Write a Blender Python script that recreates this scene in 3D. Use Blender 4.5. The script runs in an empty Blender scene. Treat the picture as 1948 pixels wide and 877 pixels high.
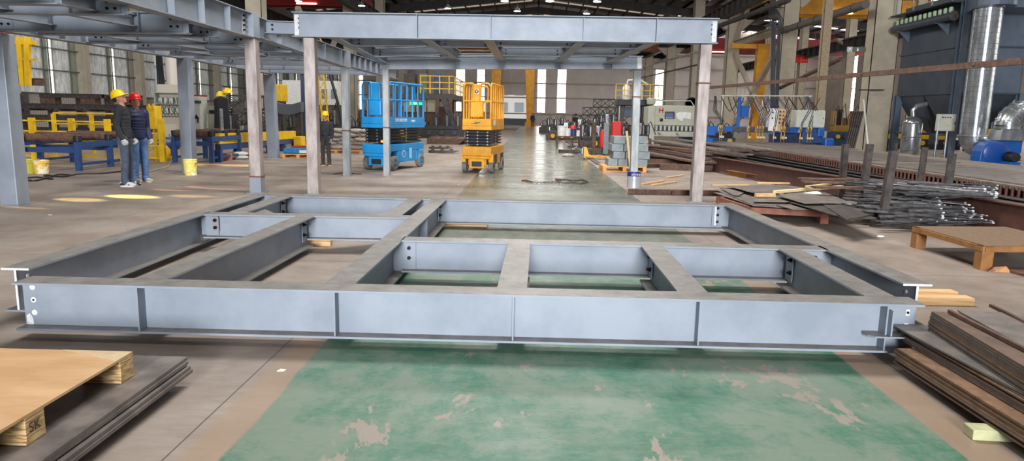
import bpy, math, random
from math import sin, cos, pi, radians, sqrt, atan2
from mathutils import Vector, Matrix
random.seed(7)
SC = bpy.context.scene
COL = SC.collection

# ---------------------------------------------------------------- camera
F = 1330.0; CX = 974.0; CY = 438.5; CAMH = 1.5
YAW, PITCH, ROLL = radians(1.3), radians(9.4), radians(1.07)
cf = Vector((-sin(YAW)*cos(PITCH), cos(YAW)*cos(PITCH), -sin(PITCH)))
cr0 = Vector((cos(YAW), sin(YAW), 0)); cu0 = cr0.cross(cf)
cr = cr0*cos(ROLL)+cu0*sin(ROLL); cu = cu0*cos(ROLL)-cr0*sin(ROLL)
cam_d = bpy.data.cameras.new('camera'); cam = bpy.data.objects.new('camera', cam_d); COL.objects.link(cam)
M = Matrix((cr, cu, -cf)).transposed().to_4x4(); M.translation = (0, 0, CAMH); cam.matrix_world = M
cam_d.sensor_width = 36; cam_d.lens = 36*F/1948; cam_d.clip_end = 600; cam_d.clip_start = .05
SC.camera = cam

def at(x, y, z=None, Y=None, X=None):
    """where the line of sight through a photo pixel meets a height, a depth or a side plane"""
    d = cf*F+cr*(x-CX)-cu*(y-CY)
    t = (z-CAMH)/d.z if z is not None else (Y/d.y if Y is not None else X/d.x)
    return Vector((d.x*t, d.y*t, CAMH+d.z*t))

# ---------------------------------------------------------------- materials
def _n(nt, t, **k):
    n = nt.nodes.new(t)
    for a, b in k.items():
        if a in n.inputs: n.inputs[a].default_value = b
        else: setattr(n, a, b)
    return n
def lin(c):
    return tuple((v/255/12.92 if v/255 <= .04045 else ((v/255+.055)/1.055)**2.4) for v in c)
def ramp(nt, fac, stops):
    r = nt.nodes.new('ShaderNodeValToRGB'); e = r.color_ramp.elements
    while len(e) < len(stops): e.new(.5)
    for el, (p, c) in zip(e, stops):
        el.position = p; el.color = (*c, 1) if len(c) == 3 else c
    nt.links.new(fac, r.inputs[0]); return r.outputs[0]
def mixc(nt, fac, a, b):
    m = nt.nodes.new('ShaderNodeMix'); m.data_type = 'RGBA'
    for s, v in ((m.inputs[0], fac), (m.inputs[6], a), (m.inputs[7], b)):
        if hasattr(v, 'links'): nt.links.new(v, s)
        elif isinstance(v, (int, float)): s.default_value = v
        else: s.default_value = (*v, 1)
    return m.outputs[2]
def math_(nt, op, a, b=0.0, c=0.0):
    m = nt.nodes.new('ShaderNodeMath'); m.operation = op
    for s, v in zip(m.inputs, (a, b, c)):
        if hasattr(v, 'links'): nt.links.new(v, s)
        else: s.default_value = v
    return m.outputs[0]
MATS = {}
def mat(name, c1, c2=None, scale=4, rough=.5, metal=0, bump=0, stretch=(1, 1, 1), c3=None, spec=.5, dust=None, contrast=.25, emit=0, alpha=1, transm=0, thresh3=.6):
    if name in MATS: return MATS[name]
    m = bpy.data.materials.new(name); m.use_nodes = True; nt = m.node_tree; b = nt.nodes['Principled BSDF']
    c1 = lin(c1); b.inputs['Roughness'].default_value = rough; b.inputs['Metallic'].default_value = metal
    b.inputs['Specular IOR Level'].default_value = spec
    out = None
    if c2:
        tc = nt.nodes.new('ShaderNodeTexCoord'); mp = nt.nodes.new('ShaderNodeMapping'); mp.inputs['Scale'].default_value = stretch
        nt.links.new(tc.outputs['Object'], mp.inputs[0])
        ns = _n(nt, 'ShaderNodeTexNoise', Scale=scale, Detail=6.0, Roughness=.6); nt.links.new(mp.outputs[0], ns.inputs['Vector'])
        out = ramp(nt, ns.outputs[0], [(.5-contrast/2, c1), (.5+contrast/2, lin(c2))])
        if c3:
            n2 = _n(nt, 'ShaderNodeTexNoise', Scale=scale*2.7, Detail=8.0, Roughness=.7); nt.links.new(mp.outputs[0], n2.inputs['Vector'])
            f3 = ramp(nt, n2.outputs[0], [(thresh3, (0, 0, 0)), (thresh3+.04, (1, 1, 1))])
            out = mixc(nt, f3, out, lin(c3))
        if bump:
            bp = _n(nt, 'ShaderNodeBump', Strength=bump, Distance=.02); nt.links.new(ns.outputs[0], bp.inputs['Height']); nt.links.new(bp.outputs[0], b.inputs['Normal'])
    if dust:
        g = nt.nodes.new('ShaderNodeNewGeometry'); sx = nt.nodes.new('ShaderNodeSeparateXYZ'); nt.links.new(g.outputs['Normal'], sx.inputs[0])
        tc = nt.nodes.new('ShaderNodeTexCoord'); nd = _n(nt, 'ShaderNodeTexNoise', Scale=9.0, Detail=7.0, Roughness=.65); nt.links.new(tc.outputs['Object'], nd.inputs['Vector'])
        dc = ramp(nt, nd.outputs[0], [(.35, lin(dust[0])), (.65, lin(dust[1]))])
        up = math_(nt, 'GREATER_THAN', sx.outputs[2], .9)
        out = mixc(nt, up, out if out is not None else c1, dc)
    if out is not None: nt.links.new(out, b.inputs['Base Color'])
    else: b.inputs['Base Color'].default_value = (*c1, 1)
    if emit:
        b.inputs['Emission Color'].default_value = (*c1, 1); b.inputs['Emission Strength'].default_value = emit
    if transm: b.inputs['Transmission Weight'].default_value = transm
    MATS[name] = m; return m
M_PAINT = mat('grey_primer_steel', (124, 132, 143), (139, 146, 156), 2.2, .5, .15, dust=((102, 98, 94), (130, 125, 120)), stretch=(1, 1, 1))
M_POST = mat('bare_weathered_tube', (176, 166, 162), (134, 122, 118), 7, .55, .3, stretch=(1, 1, .25), c3=(112, 84, 72), thresh3=.66)
M_POSTG = mat('galvanised_tube', (160, 163, 164), (132, 136, 138), 7, .5, .3, stretch=(1, 1, .3))
M_WELD = mat('weld_rust', (120, 74, 50), (90, 60, 45), 30, .8)
M_BOLT = mat('black_bolt', (26, 26, 30), rough=.4, metal=.6)
M_BLUE = mat('light_blue_enamel', (22, 128, 192), (34, 142, 202), 3, .35)
M_YEL = mat('orange_yellow_enamel', (226, 160, 20), (208, 140, 16), 5, .4, c3=(120, 84, 30), thresh3=.68)
M_SAFE = mat('safety_yellow', (222, 180, 16), (202, 158, 14), 5, .45)
M_BLK = mat('black_steel', (34, 34, 38), (48, 48, 52), 10, .45, .3)
M_RUB = mat('grey_rubber', (128, 124, 116), (104, 100, 94), 14, .8)
M_NAVY = mat('navy_painted_steel', (30, 58, 104), (38, 66, 110), 6, .45)
M_RUST = mat('rusted_steel', (78, 56, 46), (108, 80, 66), 9, .7, .2, stretch=(1, 1, 1), c3=(140, 92, 60), thresh3=.67)
M_DARK = mat('dark_mill_steel', (58, 52, 50), (84, 76, 72), 9, .55, .35)
M_PLATE = mat('mill_plate', (96, 88, 84), (128, 118, 112), 5, .5, .3, bump=.1)
M_WOOD = mat('pale_timber', (196, 150, 98), (222, 184, 134), 6, .75, stretch=(.4, 6, 6))
M_WOOD2 = mat('pale_yellow_timber', (216, 188, 130), (232, 208, 156), 6, .75, stretch=(1, 5, 5))
M_OCHRE = mat('ochre_primed_steel', (150, 100, 46), (124, 84, 44), 8, .65, c3=(90, 62, 42))
M_BEIGE = mat('beige_painted_steel', (182, 172, 152), (164, 154, 136), 1.2, .6, bump=.02)
M_CAB = mat('pale_grey_cabinet', (188, 190, 180), (176, 178, 168), 3, .5)
M_TRUSS = mat('dark_roof_steel', (62, 56, 54), (44, 40, 40), 2, .7)
M_RED = mat('red_crane_paint', (158, 24, 22), (136, 20, 20), 3, .5)
M_REDB = mat('bright_red_plastic', (206, 24, 26), rough=.45)
M_CRANE = mat('yellow_crane_paint', (214, 150, 12), (190, 128, 14), 2, .5)
M_BROWNC = mat('rust_orange_crane_paint', (150, 84, 22), (130, 70, 20), 2, .6)
M_GALV = mat('galvanised_duct', (176, 180, 184), (138, 142, 148), 5, .28, .75, bump=.04)
M_COLL = mat('slate_collector_paint', (48, 56, 66), (58, 66, 76), 2, .42)
M_COLLL = mat('slate_blue_collector_paint', (88, 100, 116), (78, 90, 106), 2, .42)
M_FAN = mat('blue_fan_enamel', (16, 76, 150), (22, 86, 158), 4, .35)
M_WHITE = mat('white_plastic', (226, 226, 222), (208, 206, 200), 8, .5)
M_CONC = mat('grey_block', (122, 132, 136), (138, 146, 148), 6, .9)
M_SACK = mat('woven_sack', (176, 168, 158), (140, 132, 124), 14, .9, bump=.3)
M_DBLUE = mat('blue_bundle', (20, 100, 160), (40, 130, 180), 8, .4)
M_GOLD = mat('brass_fitting', (176, 138, 70), rough=.35, metal=.6)
M_HOSE = mat('black_hose', (30, 28, 30), rough=.55)
M_BRAID = mat('maroon_hose', (70, 30, 36), rough=.55)
M_GLOW = mat('daylight_pane', (255, 253, 248), rough=.4, emit=4.5)
M_SILV = mat('bubble_foil_pane', (168, 170, 170), (226, 226, 222), 5, .35, bump=.6, stretch=(1, 1.4, .5), emit=.13)
M_GREENP = mat('grey_green_panel', (136, 142, 128), (150, 154, 140), 3, .6)
M_LAMP = mat('bay_lamp_glow', (255, 250, 238), emit=8)
M_SKIN = mat('skin', (192, 138, 110), (180, 124, 98), 12, .55)
M_HELY = mat('yellow_helmet_shell', (240, 196, 8), rough=.3)
M_HELR = mat('red_helmet_shell', (206, 20, 24), rough=.3)

# ---------------------------------------------------------------- mesh builder
class MB:
    def __init__(s): s.v = []; s.f = []
    def add(s, vs, fs):
        o = len(s.v); s.v += [tuple(v) for v in vs]; s.f += [tuple(i+o for i in f) for f in fs]; return s
    def box(s, x0, x1, y0, y1, z0, z1, ch=0):
        if x1 < x0: x0, x1 = x1, x0
        if y1 < y0: y0, y1 = y1, y0
        if z1 < z0: z0, z1 = z1, z0
        return s.add([(x, y, z) for z in (z0, z1) for x, y in ((x0, y0), (x1, y0), (x1, y1), (x0, y1))],
                     [(3, 2, 1, 0), (4, 5, 6, 7), (0, 1, 5, 4), (1, 2, 6, 5), (2, 3, 7, 6), (3, 0, 4, 7)])
    def frame(s, p0, p1, up=(0, 0, 1)):
        p0, p1 = Vector(p0), Vector(p1); d = (p1-p0).normalized(); up = Vector(up)
        if abs(d.dot(up)) > .97: up = Vector((0, 1, 0)) if abs(d.y) < .9 else Vector((1, 0, 0))
        a = d.cross(up).normalized(); b = a.cross(d).normalized(); return p0, p1, a, b
    def prof(s, p0, p1, pts, up=(0, 0, 1), caps=True):
        """sweep a 2-D profile (list of (a,b)) from p0 to p1"""
        p0, p1, a, b = s.frame(p0, p1, up); n = len(pts)
        vs = [p+a*u+b*w for p in (p0, p1) for u, w in pts]
        fs = [(i, (i+1) % n, n+(i+1) % n, n+i) for i in range(n)]
        if caps: fs += [tuple(range(n-1, -1, -1)), tuple(range(n, 2*n))]
        return s.add(vs, fs)
    def bar(s, p0, p1, w, h=None, up=(0, 0, 1), top=False):
        h = h or w; o = -h if top else -h/2
        return s.prof(p0, p1, [(-w/2, o), (w/2, o), (w/2, o+h), (-w/2, o+h)], up)
    def ibeam(s, p0, p1, h, w, tf=.014, tw=.01, up=(0, 0, 1)):
        a, b, c, d = w/2, tw/2, tf, h-tf
        return s.prof(p0, p1, [(-a, -h), (a, -h), (a, -h+c), (b, -h+c), (b, -c), (a, -c), (a, 0), (-a, 0), (-a, -c), (-b, -c), (-b, -h+c), (-a, -h+c)], up)
    def angle(s, p0, p1, w, t=.006, up=(0, 0, 1)):
        return s.prof(p0, p1, [(0, 0), (w, 0), (w, t), (t, t), (t, w), (0, w)], up)
    def tube(s, pts, r, n=8, caps=True, radii=None):
        pts = [Vector(p) for p in pts]; vs = []; fs = []; prev = None
        for i, p in enumerate(pts):
            d = (pts[min(i+1, len(pts)-1)]-pts[max(i-1, 0)]).normalized()
            if prev is None:
                up = Vector((0, 0, 1)) if abs(d.z) < .9 else Vector((0, 1, 0)); a = d.cross(up).normalized()
            else:
                a = (prev-d*prev.dot(d)).normalized()
            prev = a; b = d.cross(a); rr = radii[i] if radii else r
            vs += [p+(a*cos(2*pi*k/n)+b*sin(2*pi*k/n))*rr for k in range(n)]
        for i in range(len(pts)-1):
            fs += [(i*n+k, i*n+(k+1) % n, (i+1)*n+(k+1) % n, (i+1)*n+k) for k in range(n)]
        if caps: fs += [tuple(range(n-1, -1, -1)), tuple(range((len(pts)-1)*n, len(pts)*n))]
        return s.add(vs, fs)
    def rod(s, p0, p1, r, n=10): return s.tube([p0, p1], r, n)
    def lathe(s, prof, o=(0, 0, 0), ax=(0, 0, 1), n=20):
        """prof: (radius, height) list along the axis ax from o"""
        o, p1, a, b = s.frame(o, Vector(o)+Vector(ax)); d = Vector(ax).normalized(); vs = []; fs = []
        for r, h in prof: vs += [o+d*h+(a*cos(2*pi*k/n)+b*sin(2*pi*k/n))*max(r, 1e-4) for k in range(n)]
        for i in range(len(prof)-1):
            fs += [(i*n+(k+1) % n, i*n+k, (i+1)*n+k, (i+1)*n+(k+1) % n) for k in range(n)]
        fs += [tuple(range(n)), tuple(range(len(prof)*n-1, (len(prof)-1)*n-1, -1))]
        return s.add(vs, fs)
    def ell(s, c, r, n=14, m=9):
        c = Vector(c); vs = []; fs = []
        for i in range(m+1):
            t = pi*i/m
            vs += [(c.x+r[0]*sin(t)*cos(2*pi*k/n), c.y+r[1]*sin(t)*sin(2*pi*k/n), c.z-r[2]*cos(t)) for k in range(n)]
        for i in range(m):
            fs += [(i*n+k, i*n+(k+1) % n, (i+1)*n+(k+1) % n, (i+1)*n+k) for k in range(n)]
        return s.add(vs, fs)
    def prism(s, poly, z0, z1):
        n = len(poly)
        vs = [(x, y, z0) for x, y in poly]+[(x, y, z1) for x, y in poly]
        fs = [tuple(range(n-1, -1, -1)), tuple(range(n, 2*n))]+[(i, (i+1) % n, n+(i+1) % n, n+i) for i in range(n)]
        return s.add(vs, fs)
    def hexa(s, b, t):
        """eight corners: bottom four and top four"""
        return s.add(list(b)+list(t), [(3, 2, 1, 0), (4, 5, 6, 7), (0, 1, 5, 4), (1, 2, 6, 5), (2, 3, 7, 6), (3, 0, 4, 7)])
    def build(s, name, m, parent=None, w=False, smooth=None, bevel=0):
        me = bpy.data.meshes.new(name); vs = s.v
        o = bpy.data.objects.new(name, me); COL.objects.link(o)
        if parent is not None:
            o.parent = parent
            if w:
                inv = Matrix.Identity(4); p = parent; chain = []
                while p: chain.append(p.matrix_basis.copy()); p = p.parent
                for c in reversed(chain): inv = inv @ c
                inv = inv.inverted(); vs = [tuple(inv @ Vector(v)) for v in vs]
        me.from_pydata(vs, [], s.f); me.update()
        me.materials.append(m)
        if smooth:
            me.polygons.foreach_set('use_smooth', [True]*len(me.polygons))
            try: me.set_sharp_from_angle(angle=radians(smooth))
            except Exception: pass
        if bevel:
            b = o.modifiers.new('bevel', 'BEVEL'); b.width = bevel; b.segments = 2; b.limit_method = 'ANGLE'
        return o

def thing(name, label, cat, loc=(0, 0, 0), rz=0, group=None):
    o = bpy.data.objects.new(name, None); COL.objects.link(o); o.empty_display_size = .1
    o.location = loc; o.rotation_euler = (0, 0, rz); tag(o, label, cat, group); return o
def tag(o, label=None, cat=None, group=None, kind=None):
    if label: o['label'] = label
    if cat: o['category'] = cat
    if group: o['group'] = group
    if kind: o['kind'] = kind
    return o
def struct(name, mb, m, **k):
    o = mb.build(name, m, **k); o['kind'] = 'structure'; return o
def kids(o): return [c for c in bpy.data.objects if c.parent == o]
def copy_tree(o, parent=None, label=None):
    c = o.copy(); COL.objects.link(c)
    if parent is not None: c.parent = parent
    if label: c['label'] = label
    for ch in kids(o): copy_tree(ch, c)
    return c
def text(body, name, m, parent, loc, rot, size, extrude=.002, align='CENTER', font_scale=1):
    cu_ = bpy.data.curves.new(name, 'FONT'); cu_.body = body; cu_.size = size; cu_.extrude = extrude; cu_.align_x = align; cu_.align_y = 'CENTER'
    cu_.space_character = 1.05; o = bpy.data.objects.new(name, cu_); COL.objects.link(o); o.parent = parent; o.location = loc; o.rotation_euler = rot
    me = bpy.data.meshes.new_from_object(o); bpy.data.objects.remove(o)
    o = bpy.data.objects.new(name, me); COL.objects.link(o); o.parent = parent; o.location = loc; o.rotation_euler = rot
    me.materials.clear(); me.materials.append(m); return o
V = Vector
SC.view_settings.view_transform = 'Standard'; SC.view_settings.look = 'None'; SC.view_settings.gamma = 1; SC.view_settings.use_curve_mapping = False
SC.view_settings.exposure = .1
SC.cycles.max_bounces = 8; SC.cycles.diffuse_bounces = 4; SC.cycles.sample_clamp_indirect = 6
# ================================================================ setting
def floor_material():
    m = bpy.data.materials.new('worn_painted_concrete'); m.use_nodes = True; nt = m.node_tree; b = nt.nodes['Principled BSDF']; L = nt.links.new
    tc = nt.nodes.new('ShaderNodeTexCoord'); sx = nt.nodes.new('ShaderNodeSeparateXYZ'); L(tc.outputs['Object'], sx.inputs[0]); X, Y = sx.outputs[0], sx.outputs[1]
    def noise(scale, st=(1, 1, 1), det=8, ro=.6, dist=0):
        mp = nt.nodes.new('ShaderNodeMapping'); mp.inputs['Scale'].default_value = st; L(tc.outputs['Object'], mp.inputs[0])
        n = _n(nt, 'ShaderNodeTexNoise', Scale=float(scale), Detail=float(det), Roughness=ro, Distortion=float(dist)); L(mp.outputs[0], n.inputs['Vector']); return n.outputs[0]
    def band(v, a, b_, soft):
        lo = math_(nt, 'SMOOTH_MIN', 1, 1)
        m1 = nt.nodes.new('ShaderNodeMapRange'); m1.interpolation_type = 'SMOOTHSTEP'; L(v, m1.inputs[0]); m1.inputs[1].default_value = a-soft; m1.inputs[2].default_value = a+soft
        m2 = nt.nodes.new('ShaderNodeMapRange'); m2.interpolation_type = 'SMOOTHSTEP'; L(v, m2.inputs[0]); m2.inputs[1].default_value = b_-soft; m2.inputs[2].default_value = b_+soft
        return math_(nt, 'SUBTRACT', m1.outputs[0], m2.outputs[0])
    # concrete
    c = ramp(nt, noise(1.1, (1, 1, 1)), [(.3, lin((118, 104, 94))), (.5, lin((140, 127, 117))), (.72, lin((156, 146, 136)))])
    c = mixc(nt, ramp(nt, noise(9, (.5, 2.2, 1), 9, .7), [(.42, (0, 0, 0)), (.75, (.45, .45, .45))]), c, lin((108, 96, 84)))
    # warm margin beside the painted strip
    n1 = noise(5, (1, .35, 1), 5, .6)
    Xw = math_(nt, 'ADD', X, math_(nt, 'MULTIPLY', math_(nt, 'SUBTRACT', n1, .5), .07))
    near = nt.nodes.new('ShaderNodeMapRange'); L(Y, near.inputs[0]); near.inputs[1].default_value = 8.5; near.inputs[2].default_value = 5.5
    marg = math_(nt, 'MULTIPLY', band(Xw, -1.50, 2.24, .03), near.outputs[0])
    c = mixc(nt, math_(nt, 'MULTIPLY', marg, .6), c, lin((150, 126, 102)))
    # green paint: worn, dusty and peeled
    g = ramp(nt, noise(1.0, (1, .8, 1), 12, .74, .2), [(.38, lin((38, 94, 70))), (.47, lin((64, 110, 88))), (.55, lin((108, 124, 108)))])
    g = mixc(nt, ramp(nt, noise(3.4, (.9, 1.1, 1), 12, .8), [(.45, (0, 0, 0)), (.68, (.75, .75, .75))]), g, lin((112, 126, 110)))
    g = mixc(nt, ramp(nt, noise(14, (.5, 2.5, 1), 9, .75), [(.52, (0, 0, 0)), (.7, (.5, .5, .5))]), g, lin((128, 136, 122)))
    g = mixc(nt, ramp(nt, noise(1.45, (1.5, .8, 1), 10, .66, .3), [(.585, (0, 0, 0)), (.6, (1, 1, 1))]), g, lin((140, 130, 118)))
    # far down the aisle only a grey green film is left
    ag = ramp(nt, noise(2.5, (1.4, .5, 1), 8, .7), [(.36, lin((88, 96, 84))), (.62, lin((116, 116, 104)))])
    fade = nt.nodes.new('ShaderNodeMapRange'); L(Y, fade.inputs[0]); fade.inputs[1].default_value = 6.0; fade.inputs[2].default_value = 8.2
    g = mixc(nt, fade.outputs[0], g, ag)
    strip = band(Xw, -1.31, 2.02, .012)
    c = mixc(nt, strip, c, g)
    # saw-cut joints
    def line(v, p, w_): return math_(nt, 'LESS_THAN', math_(nt, 'ABSOLUTE', math_(nt, 'SUBTRACT', v, p)), w_)
    j = math_(nt, 'MAXIMUM', line(X, -1.555, .004), line(X, 2.28, .004))
    for p in (-7.5, -13.5, 8.2): j = math_(nt, 'MAXIMUM', j, line(X, p, .006))
    j = math_(nt, 'MAXIMUM', j, line(math_(nt, 'PINGPONG', math_(nt, 'ADD', Y, -6.9), 3.0), 0, .005))
    c = mixc(nt, math_(nt, 'MULTIPLY', j, .8), c, lin((60, 52, 46)))
    L(c, b.inputs['Base Color']); b.inputs['Specular IOR Level'].default_value = .28
    r = ramp(nt, noise(3, (1, .6, 1), 8, .7), [(.3, (.42,)*3), (.7, (.66,)*3)])
    ra = ramp(nt, noise(1.1, (.5, 1.6, 1), 7, .62), [(.32, (.13,)*3), (.68, (.32,)*3)])
    far = nt.nodes.new('ShaderNodeMapRange'); L(Y, far.inputs[0]); far.inputs[1].default_value = 8; far.inputs[2].default_value = 16
    r2 = mixc(nt, math_(nt, 'MULTIPLY', strip, far.outputs[0]), r, ra); L(r2, b.inputs['Roughness'])
    bp = _n(nt, 'ShaderNodeBump', Strength=.12, Distance=.01); L(noise(6, (1, 1, 1), 9, .75), bp.inputs['Height']); L(bp.outputs[0], b.inputs['Normal'])
    return m
M_FLOOR = floor_material()
struct('floor', MB().box(-27, 45, -8, 150, -.3, 0), M_FLOOR)

# far gable wall, pierced by light slots and the open gate
def corrugated(name, c1, c2, axis=0, per=.3):
    m = bpy.data.materials.new(name); m.use_nodes = True; nt = m.node_tree; b = nt.nodes['Principled BSDF']; L = nt.links.new
    tc = nt.nodes.new('ShaderNodeTexCoord'); w_ = _n(nt, 'ShaderNodeTexWave', Scale=1/per/2/pi*6.28*.5); w_.bands_direction = 'XYZ'[axis]; L(tc.outputs['Object'], w_.inputs['Vector'])
    ns = _n(nt, 'ShaderNodeTexNoise', Scale=.5, Detail=5.0); L(tc.outputs['Object'], ns.inputs['Vector'])
    c = ramp(nt, ns.outputs[0], [(.35, lin(c1)), (.65, lin(c2))]); L(c, b.inputs['Base Color']); b.inputs['Roughness'].default_value = .6
    bp = _n(nt, 'ShaderNodeBump', Strength=.35, Distance=.05); L(w_.outputs[0], bp.inputs['Height']); L(bp.outputs[0], b.inputs['Normal']); return m
M_CLAD = corrugated('pinkish_grey_cladding', (212, 200, 196), (224, 214, 210))
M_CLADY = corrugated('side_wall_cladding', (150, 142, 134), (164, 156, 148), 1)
YF = 112.0
def xz(x, y): p = at(x, y, Y=YF); return p.x, p.z
def wall_with_holes(holes, x0, x1, z0, z1, y, m, name, axis='x', t=.2):
    """holes: (a0, a1, z0, z1), sorted; columns of wall between them"""
    mb = MB(); a = x0
    def bx(a0, a1, b0, b1):
        if a1-a0 < 1e-3 or b1-b0 < 1e-3: return
        if axis == 'x': mb.box(a0, a1, y, y+t, b0, b1)
        else: mb.box(y, y+t, a0, a1, b0, b1)
    for h0, h1, b0, b1 in sorted(holes):
        bx(a, h0, z0, z1); bx(h0, h1, z0, b0); bx(h0, h1, b1, z1); a = h1
    bx(a, x1, z0, z1); return struct(name, mb, m)
slots = []
for a, b_ in ((597, 628), (676, 690), (868, 884), (908, 922), (1023, 1038), (1061, 1077), (1247, 1262), (1375, 1390), (1640, 1662), (1770, 1795)):
    x0, _ = xz(a, 150); x1, _ = xz(b_, 150); slots.append((x0, x1, 1.9, 8.9))
gx0, _ = xz(948, 200); gx1, gz = xz(1004, 181)
holes = sorted(slots+[(gx0, gx1, 0, gz)])
wall_with_holes(holes, -27, 60, 0, 24, YF, M_CLAD, 'wall_far')
for i, (x0, x1, z0, z1) in enumerate(slots):
    o = struct(f'window_{i+1}', MB().box(x0, x1, YF+.05, YF+.09, z0, z1), M_GLOW)
    fr = MB()
    for k in range(6): fr.box(x0, x1, YF-.05, YF+.04, z0+(z1-z0)*k/5-.04, z0+(z1-z0)*k/5+.04)
    fr.box((x0+x1)/2-.03, (x0+x1)/2+.03, YF-.05, YF+.04, z0, z1); fr.build('window_frame', M_GREENP, o)
mb = MB()
for z in (1.7, 4.2, 6.4, 8.9, 11): mb.box(-27, 45, YF-.25, YF, z-.1, z+.1)
struct('trim_1', mb, M_BEIGE)
# yard seen through the gate
struct('ground_outside', MB().box(-40, 60, YF+.2, YF+90, -.3, -.02), mat('yard_concrete', (170, 168, 164), rough=.8))
o = thing('office_building', 'pale building with rows of windows outside the open gate', 'building', (-4, YF+45, 0))
MB().box(-26, 26, 0, 8, 0, 9.5).build('wall', mat('white_render', (206, 206, 204), rough=.8), o)
for k in range(14):
    for q in range(2): MB().box(-24+k*3.5, -22+k*3.5, -.1, .1, 2.2+q*3.6, 4.2+q*3.6).build('window', mat('far_glass', (130, 140, 150), rough=.3), o)
for k in range(5):
    q = thing('steel_bundle', 'low stack of dark steel members lying in the gateway', 'steel stack', (-4+.1*k, YF-8+k*1.5, 0), 0, 'steel stacked in the gateway')
    mb = MB()
    for j in range(3): mb.ibeam((-5, 0, .3+j*.32), (4.4, 0, .3+j*.32), .28, .2)
    mb.build('member', mat('slate_steel', (84, 92, 104), rough=.5), q)

# side walls
XL = -27.0
wall_with_holes([(y0, y0+11, 2.2, 10) for y0 in (24.5, 36.5, 48.5, 60.5, 72.5, 84.5, 96.5)], -8, YF, 0, 16, XL-.2, M_CLADY, 'wall_left', 'y')
n = 20
for bay in range(7):
    y0 = 24.5+12*bay; o = struct(f'window_{n}', MB().box(XL-.12, XL-.08, y0, y0+11, 2.2, 10), M_SILV); n += 1
    fr = MB(); gp = MB(); gl = MB()
    for z in (2.2, 3.5, 4.7, 5.9, 7.1, 8.5, 10): fr.box(XL-.0, XL+.1, y0-.5, y0+11.5, z-.035, z+.035)
    for m0 in (y0-.5, y0+5.5):
        for p0, p1 in ((0, 1.0), (3.0, 3.45), (5.3, 6.0)): gp.box(XL-.07, XL-.04, max(m0+p0, y0), min(m0+p1, y0+11), 2.2, 10)
        gl.box(XL-.07, XL-.03, m0+3.5, m0+3.75, 2.2, 8.3)
        for p in (.5, 1.0, 3.0, 3.48, 3.77, 5.3):
            if y0 < m0+p < y0+11: fr.box(XL-.04, XL+.03, m0+p-.025, m0+p+.025, 2.2, 10)
    fr.build('window_frame', mat('grey_mullion', (96, 98, 90), rough=.6), o); gp.build('window_panel', M_GREENP, o); gl.build('window_gap', M_GLOW, o)
wall_with_holes([(y0, y0+4.5, 2, 11) for y0 in range(20, 108, 8)], -8, YF, 0, 16, 45, M_CLADY, 'wall_right', 'y')
n = 40
for y0 in range(20, 108, 8):
    o = struct(f'window_{n}', MB().box(45.05, 45.09, y0, y0+4.5, 2, 11), M_GLOW); n += 1
    fr = MB()
    for z in range(2, 12, 2): fr.box(44.95, 45.04, y0, y0+4.5, z-.05, z+.05)
    for k in range(4): fr.box(44.95, 45.04, y0+k*1.5-.05, y0+k*1.5+.05, 2, 11)
    fr.build('window_frame', M_GREENP, o)

# roof: shallow gables over three bays, with translucent roof lights
M_ROOF = corrugated('dark_roof_sheet', (74, 70, 70), (104, 100, 98), 0, .4)
BAYS = [(-27, -15, 13.5, 14.2), (-15, 16.5, 13.5, 15.2), (16.5, 45, 13.5, 15.0)]
rf = MB(); sk = MB(); sk2 = MB(); pu = MB(); raf = MB()
for x0, x1, ze, zr in BAYS:
    xm = (x0+x1)/2
    for xa, za, xb, zb in ((x0, ze, xm, zr), (xm, zr, x1, ze)):
        zz = lambda x: za+(zb-za)*(x-xa)/(xb-xa)
        rf.hexa([(xa, -8, za), (xb, -8, zb), (xb, YF, zb), (xa, YF, za)], [(xa, -8, za+.1), (xb, -8, zb+.1), (xb, YF, zb+.1), (xa, YF, za+.1)])
        n_ = int(abs(xb-xa)/1.6)
        for k in range(n_+1):
            x = xa+(xb-xa)*k/n_; pu.box(x-.04, x+.04, -8, YF, zz(x)-.28, zz(x)-.02)
        yy = -5.0
        while yy < YF:
            raf.hexa([(xa, yy, za-1.1), (xb, yy, zb-1.1), (xb, yy+.25, zb-1.1), (xa, yy+.25, za-1.1)], [(xa, yy, za-.3), (xb, yy, zb-.3), (xb, yy+.25, zb-.3), (xa, yy+.25, za-.3)])
            for q in (3.0, 8.0):
                wl = .9 if x0 < 16 else 1.0
                X0, X1 = (xa+.8, xb-.8) if xb > xa else (xb+.8, xa-.8)
                (sk2 if x0 > 16 else sk).hexa([(X0, yy+q, zz(X0)-.03), (X1, yy+q, zz(X1)-.03), (X1, yy+q+wl, zz(X1)-.03), (X0, yy+q+wl, zz(X0)-.03)],
                        [(X0, yy+q, zz(X0)-.01), (X1, yy+q, zz(X1)-.01), (X1, yy+q+wl, zz(X1)-.01), (X0, yy+q+wl, zz(X0)-.01)])
            yy += 12
M_SKYL = mat('translucent_roof_light', (214, 200, 180), emit=.45)
struct('ceiling', rf, M_ROOF)
struct('trim_2', pu, M_TRUSS); struct('trim_3', raf, M_TRUSS)
struct('window_60', sk, M_SKYL); struct('window_61', sk2, mat('bright_roof_light', (255, 253, 250), emit=3))

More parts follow.
